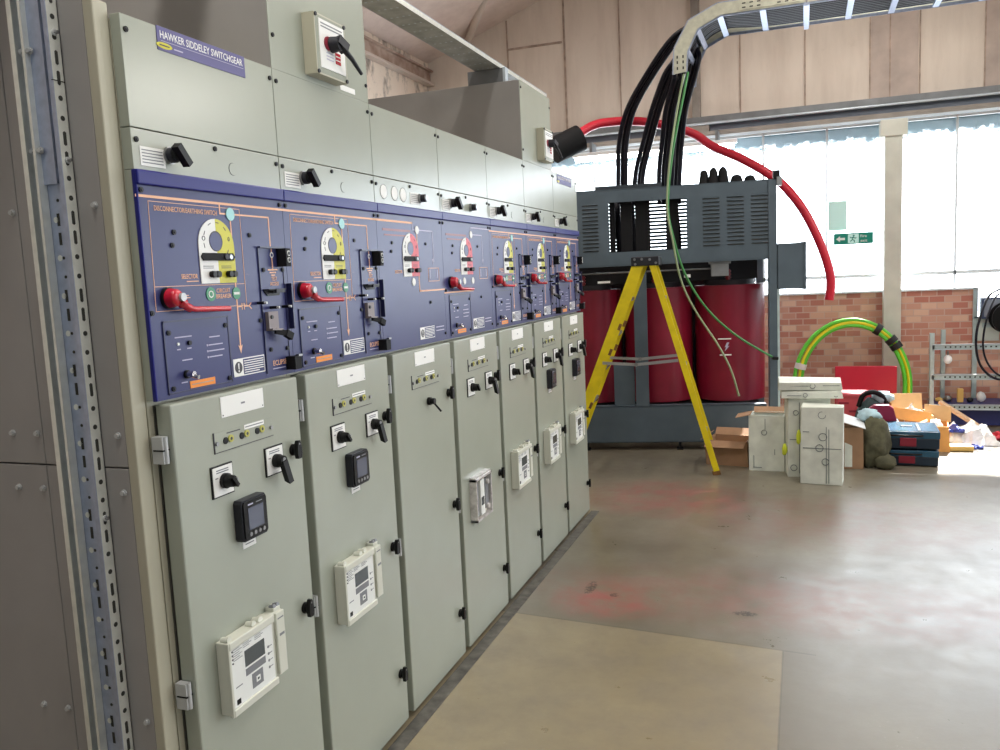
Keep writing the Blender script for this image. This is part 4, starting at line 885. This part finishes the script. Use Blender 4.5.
def case(lab, z, rz, h):
    t = thing('tool_case', lab, 'tool case', (.825, 7.86, z), rz, 'stacked tool cases')
    w, d = .50, .46
    part('shell', t, lambda m: (m.box(-w/2, w/2, -d/2, d/2, .008, h*.62, 'case_dark'), [m.box(x-.03, x+.03, -d/2+.02, d/2-.02, 0, .014, 'black') for x in (-.15, .15)]), bevel=.014)
    part('lid', t, lambda m: (m.box(-w/2-.004, w/2+.004, -d/2-.004, d/2+.004, h*.62, h, 'teal_case'), m.box(-w/2+.10, -w/2+.125, -d/2+.04, d/2-.02, h-.001, h+.006, 'case_dark'), m.box(w/2-.16, w/2-.135, -d/2+.04, d/2-.1, h-.001, h+.006, 'case_dark'), m.box(-.03, .06, 0, .04, h-.001, h+.008, 'case_dark')), bevel=.010)
    part('latch', t, lambda m: m.box(-.05, .075, -d/2-.012, -d/2+.004, h*.2, h*.66, 'latch_red'), bevel=.004)['label'] = 'dull red front latch'
    part('handle', t, lambda m: m.tube(smooth_path([(-.12,-d/2-.002,h*.80), (-.10,-d/2-.020,h*.80), (.10,-d/2-.020,h*.80), (.12,-d/2-.002,h*.80)], 4), .008, 'black', 8))
    return t
case('dark teal tool case with red latch, lying on the floor under another', 0, R(-4), .135)
case('dark teal tool case on top, its lid glaring pale blue', .142, R(-2), .155)
single('maroon_lid', 'rounded maroon case lid standing open behind the tool cases', 'case', lambda m: m.prism([(-.13,0), (.13,0), (.10,.12), (.06,.15), (-.06,.15), (-.10,.12)], -.03, .03, 'maroon', 'y'), (.665, 8.17, .29), bevel=.008)
single('stand_box', 'dark box behind the tool cases carrying the maroon lid', 'box', lambda m: m.box(-.15, .15, -.06, .10, 0, .29, 'case_dark'), (.665, 8.21, 0), bevel=.006)
# back row by the wall
t = thing('plastic_crate', 'faded red plastic crate in front of the red board', 'crate', (.46, 8.75, 0), R(2))
part('crate_body', t, lambda m: (m.box(-0.15, 0.15, -.13, -.115, 0, .46, 'crate_pink'), m.box(-0.15, 0.15, .115, .13, 0, .46, 'crate_pink'), m.box(-0.15, -0.135, -.115, .115, 0, .46, 'crate_pink'), m.box(0.135, 0.15, -.115, .115, 0, .46, 'crate_pink'), m.box(-0.15, 0.15, -.13, .13, 0, .02, 'crate_pink'), m.box(-.16, .16, -.14, .14, .44, .47, 'crate_pink')))
part('slot', t, lambda m: m.box(-.14, -.05, -.1335, -.12, .37, .39, 'latch_red')); part('slot', t, lambda m: m.box(.04, .14, -.1335, -.12, .37, .39, 'latch_red')); part('slot', t, lambda m: m.box(-.05, .05, -.1335, -.12, .29, .31, 'latch_red'))
a = at(835, 392, 9.3); b_ = at(897, 366, 9.3)
single('red_board', 'bright red board leaning below the cable coil', 'board', lambda m: m.box(a.x, b_.x, 9.29, 9.33, .0, b_.z, 'board_red'), bevel=.004)
# green and yellow cable coil leaning against the wall
t = thing('cable_coil', 'large coil of green and yellow striped earth cable leaning on the brick wall', 'cable coil', (0,0,0))
c_ = at(852, 385, 9.55); rr = (at(911, 385, 9.55)-at(795, 385, 9.55)).x/2-.03; rz_ = at(852, 323, 9.55).z-c_.z
for k in range(6):
    dr = (k % 3)*.030-.03; dy = (k//3)*.03; cx = c_.x+.012*math.sin(k*2.1); cz = c_.z
    pts = [(cx+(rr+dr)*cos(2*pi*i/56), 9.55+dy+.22*((cz+(rz_+dr)*sin(2*pi*i/56))-.6)*.6, max(.03, cz+(rz_+dr)*sin(2*pi*i/56))) for i in range(57)]
    part('turn', t, lambda m: m.tube(pts, .021, 'coil_yellow' if k in (1, 4) else 'coil_green', 8))
for ang in (62, 45, 38, 162):
    i = R(ang); x = c_.x+rr*cos(i); z = c_.z+rz_*sin(i); tx, tz = -rr*sin(i), rz_*cos(i); L = math.hypot(tx, tz); y = 9.56+.22*(z-.6)*.6
    part('tape', t, lambda m: m.cyl((x-tx/L*.03, y, z-tz/L*.03), (x+tx/L*.03, y, z+tz/L*.03), .062, 'tape_black' if ang != 162 else 'white_label', n=14))
def crumple(w, d, h, seed, m_):
    def fn(m):
        n = 16; vs = []; 
        for j in range(n+1):
            for i in range(n+1):
                u, v = i/n*2-1, j/n*2-1; r_ = max(abs(u), abs(v)); z = max(0, (1-r_**2))*h*(.5+1.1*abs(noise.noise(Vector((u*2.3+seed, v*2.3, seed)))))+.012
                vs.append((u*w+.05*noise.noise(Vector((u*3, v*3, seed))), v*d+.05*noise.noise(Vector((v*3, u*3, seed+5))), z))
        fs = [(j*(n+1)+i, j*(n+1)+i+1, (j+1)*(n+1)+i+1, (j+1)*(n+1)+i) for j in range(n) for i in range(n)]
        k = len(vs); m.add(vs+[(x, y, 0.001) for x, y, z in vs], fs+[tuple(a+k for a in f[::-1]) for f in fs]+[(a, b, b+k, a+k) for a, b in [(i, i+1) for i in range(n)]+[(n*(n+1)+i, n*(n+1)+i+1) for i in range(n)]]+[(a, b, b+k, a+k) for a, b in [(j*(n+1), (j+1)*(n+1)) for j in range(n)]+[(j*(n+1)+n, (j+1)*(n+1)+n) for j in range(n)]], m_)
    return fn
# cartons with open flaps
t = carton('tan_open_carton', 'open tan carton with raised flaps behind the tool cases', .93, 8.60, .36, .32, .30, R(8), 'carton_tan', 2, seed=23)
part('flap', t, lambda m: m.obox((-.02, .18, .37), (.19,0,0), (0,.02,.08), (0,.002,.0), 'carton_tan')); part('flap', t, lambda m: m.obox((-.20, 0, .35), (.02,0,.06), (0,.15,0), (.002,0,-.001), 'carton_orange')); part('flap', t, lambda m: m.obox((.0, -.19, .30), (.16,0,-.03), (0,.03,.05), (0,.002,.0), 'carton_orange'))
t = carton('yellow_open_carton', 'open carton with yellow side at the edge of the sunlit floor', 1.16, 8.40, .17, .30, .23, R(-6), 'carton_orange', 2, seed=29)
part('flap', t, lambda m: m.obox((0, .17, .30), (.11,0,-.01), (0,.015,.07), (0,.002,.0), 'carton_tan')); part('flap', t, lambda m: m.obox((-.14, 0, .25), (.05,0,.02), (0,.13,0), (0,.0,.002), 'carton_tan')); part('inner_lining', t, lambda m: m.ell((-.02,0,.21), (.06,.11,.06), 'poly_white', 14, 10, lambda d: 1+.3*noise.noise(d*3)))
single('white_packing', 'bright white packing sheet lying in the open tan carton', 'packing', crumple(.11, .10, .12, 15, 'poly_white'), (.97, 8.55, .24))
single('plastic_wrap', 'crumpled heap of white plastic wrap on the sunlit floor', 'plastic', crumple(.26, .22, .22, 3, 'poly_white'), (1.44, 8.75, 0))
single('plastic_scrap', 'small scrap of blue plastic on the white wrap', 'plastic', crumple(.07, .05, .05, 6, 'poly_blue'), (1.32, 8.60, .12))
single('plastic_scrap', 'blue plastic scrap on the floor in front of the white wrap', 'plastic', crumple(.06, .04, .03, 8, 'poly_blue'), (1.46, 8.44, .0))
single('timber_offcut', 'pale timber offcut slanting down over the plastic wrap', 'timber', lambda m: m.bar((1.25, 9.0, .34), (1.66, 8.86, .06), .09, .03, 'wood'), bevel=.003)
single('cream_pad', 'flat cream pad on the floor in front of the plastic wrap', 'pad', lambda m: m.box(-.10, .10, -.07, .07, 0, .05, 'box_yellow'), (1.33, 8.34, 0), R(5), bevel=.012)
single('red_scrap', 'red scrap lying at the right end of the plastic', 'scrap', crumple(.09, .07, .06, 12, 'red_scrap'), (1.72, 8.90, .0))

# ------------------------------------------------------------------ steel racking at the right
t = thing('steel_rack', 'galvanised steel rack with perforated rails against the brick wall', 'rack', (0,0,0))
ry = 9.45
def rail(y, z, x0, x1): return lambda m: (m.box(x0, x1, y-.004, y+.004, z-.028, z+.028, 'galv_shelf'), m.box(x0, x1, y-.02, y+.03, z+.020, z+.028, 'pipe_white'), m.box(x0, x1, y-.02, y+.0, z-.028, z-.022, 'pipe_white'), [m.cyl((x0+.12+.045*k, y-.0048, z), (x0+.12+.045*k, y-.0035, z), .009, 'gap_dark', n=8) for k in range(int((x1-x0-.15)/.045))])
xa = at(932, 370, ry).x
for z in (at(950, 347, ry).z, at(950, 377, ry).z, at(960, 409, ry).z+.02): part('rail', t, rail(ry, z, xa, 3.2))
zt_ = at(932, 333, ry).z
for x, y in ((xa, ry), (xa+.16, ry+.42), (3.2, ry), (3.04, ry+.42)): part('upright', t, lambda m: (m.box(x-.02, x+.02, y-.004, y+.0, 0, zt_, 'galv_shelf'), m.box(x-.022, x-.018, y-.004, y+.04, 0, zt_, 'galv_shelf'), m.box(x-.03, x+.03, y-.02, y+.045, 0, .006, 'galv_shelf')))
zs = at(960, 409, ry).z+.02
part('shelf_board', t, lambda m: m.box(xa+.02, 3.18, ry+.01, ry+.43, zs+.005, zs+.028, 'rack_blue'))
part('kick_panel', t, lambda m: m.box(xa+.02, 3.18, ry+.06, ry+.08, .02, zs-.04, 'rack_blue'))
zz = zs+.028
for k, (x, w, h, m_, nm, lb) in enumerate(((960,.055,.14,'box_yellow','small_box','small cream box standing on the blue rack shelf'), (939,.05,.05,'box_yellow','small_part','small brass-coloured part on the rack shelf nearest the upright'), (948,.05,.07,'steel','small_part','small steel part on the rack shelf left of the cream box'), (970,.045,.05,'charcoal','small_part','small dark part on the rack shelf right of the cream box'), (981,.06,.11,'poly_white','small_part','small white wrapped part on the rack shelf at the frame edge'))):
    p = at(x, 400, ry+.15)
    single(nm, lb, 'box' if k == 0 else 'part', (lambda m: m.box(-w/2, w/2, -w/2, w/2, 0, h, m_)) if k == 0 else (lambda m: m.ell((0,0,h*.5), (w*.8, w*.7, h*.5), m_, 10, 8, lambda d: 1+.2*noise.noise(d*2+Vector((k,0,0))))), (p.x, p.y, zz), .2*k, bevel=.004 if k == 0 else 0)
p = at(947, 357, ry)
single('white_bulb', 'round white object hanging under the upper rack rail', 'fitting', lambda m: (m.ell((0,0,0), (.04,.035,.045), 'poly_white', 14, 10), m.cyl((0,0,.04), (0,0,.085), .008, 'steel', n=8)), (p.x, ry-.05, p.z-.02))
# electrical boxes and cable reel at the far right
p = at(990, 307, 9.9)
single('dark_blue_box', 'dark blue electrical box on the sill at the right edge', 'electrical box', lambda m: (m.box(-.10, .12, -.06, .06, -.12, .10, 'grey_blue_box'), m.box(-.08, .10, -.066, -.058, -.10, .08, 'beam_dark')), (p.x+.02, 9.93, p.z), bevel=.006)
p = at(990, 328, 9.9)
single('notice_board', 'pale board with printed notice below the dark blue box', 'board', lambda m: (m.box(-.10, .10, -.02, .02, -.14, .09, 'pale_box'), m.box(-.06, .05, -.0225, -.019, .0, .05, 'galv_shelf')), (p.x, W, p.z), bevel=.004)
p = at(1004, 318, 9.75)
t = thing('cable_reel', 'black cable reel hung at the right edge of the picture', 'reel', (p.x+.04, 9.80, p.z))
part('drum', t, lambda m: (m.cyl((0,-.10,0), (0,.06,0), .10, 'black', n=24), m.cyl((0,-.12,0), (0,-.10,0), .16, 'black', n=28), m.cyl((0,.06,0), (0,.08,0), .16, 'black', n=28), m.cyl((0,.08,0), (0,.22,0), .02, 'steel', n=10)))
single('hanging_cable', 'outer of two black cables looping down from the reel over the rack', 'cable', lambda m: m.tube(smooth_path([at(1000,289,9.6), at(989,296,9.45), at(980,318,9.38), at(976,340,9.36), at(979,362,9.36), at(990,376,9.36), at(1006,381,9.36)], 6), .012, 'cable_black', 8))
single('hanging_cable', 'inner of two black cables looping down from the reel over the rack', 'cable', lambda m: m.tube(smooth_path([at(1004,292,9.62), at(995,298,9.50), at(986,322,9.42), at(983,345,9.40), at(987,362,9.40), at(997,374,9.40), at(1010,378,9.40)], 6), .010, 'cable_black', 8))
x = at(976, 320, W-.03).x
struct('trim_11', lambda m: m.box(1.69, 1.735, W-.03, W+.22, .0, 1.41, 'galv_shelf'))

# ------------------------------------------------------------------ light
w = bpy.data.worlds.new('sky'); sc.world = w; w.use_nodes = True; nt = w.node_tree; bg = nt.nodes['Background']
tc = nt.nodes.new('ShaderNodeTexCoord'); sp_ = nt.nodes.new('ShaderNodeSeparateXYZ'); nt.links.new(tc.outputs['Generated'], sp_.inputs[0])
f = mth(nt, 'ADD', mth(nt, 'MULTIPLY', mth(nt, 'MAXIMUM', sp_.outputs[1], 0), 9.5), .14)
f = mth(nt, 'ADD', f, mth(nt, 'MULTIPLY', mth(nt, 'MAXIMUM', sp_.outputs[0], 0), .5))
bg.inputs['Color'].default_value = (.84, .92, 1, 1); nt.links.new(f, bg.inputs['Strength'])
su = bpy.data.lights.new('sun', 'SUN'); su.energy = 24; su.angle = R(1.5); su.color = (1, .97, .92); so = bpy.data.objects.new('sun', su); col.objects.link(so)
so.rotation_euler = (-(R(90)-R(48)), 0, R(-12))                           # from beyond the windows, high
def batten(x, y, z, e, tilt=0, sx=1.8, sy=.25):  # area lamp out of view, without a fitting
    l = bpy.data.lights.new('unseen_lamp', 'AREA'); l.shape = 'RECTANGLE'; l.size = sy; l.size_y = sx; l.energy = e; l.color = (1, .965, .90)
    o = bpy.data.objects.new('unseen_lamp', l); col.objects.link(o); o.location = (x, y, z); o.rotation_euler = (0, R(tilt), 0)
for x, y, z, e, tl in ((3.0, 3.2, 3.7, 36, 45), (3.1, 7.0, 3.7, 42, 45), (1.0, 1.4, 4.6, 30, 0), (1.0, 4.4, 4.6, 32, 0), (.6, 7.2, 5.0, 90, 0), (-2.4, 6.6, 4.7, 40, 0), (-1.2, 1.0, 4.6, 60, 0)): batten(x, y, z, e, tl)  # some of these are added only to brighten the back wall and box ends
vs_ = sc.view_settings; vs_.view_transform = 'Standard'; vs_.look = 'None'; vs_.gamma = 1; vs_.exposure = 0; vs_.use_curve_mapping = False
sc.cycles.use_denoising = True
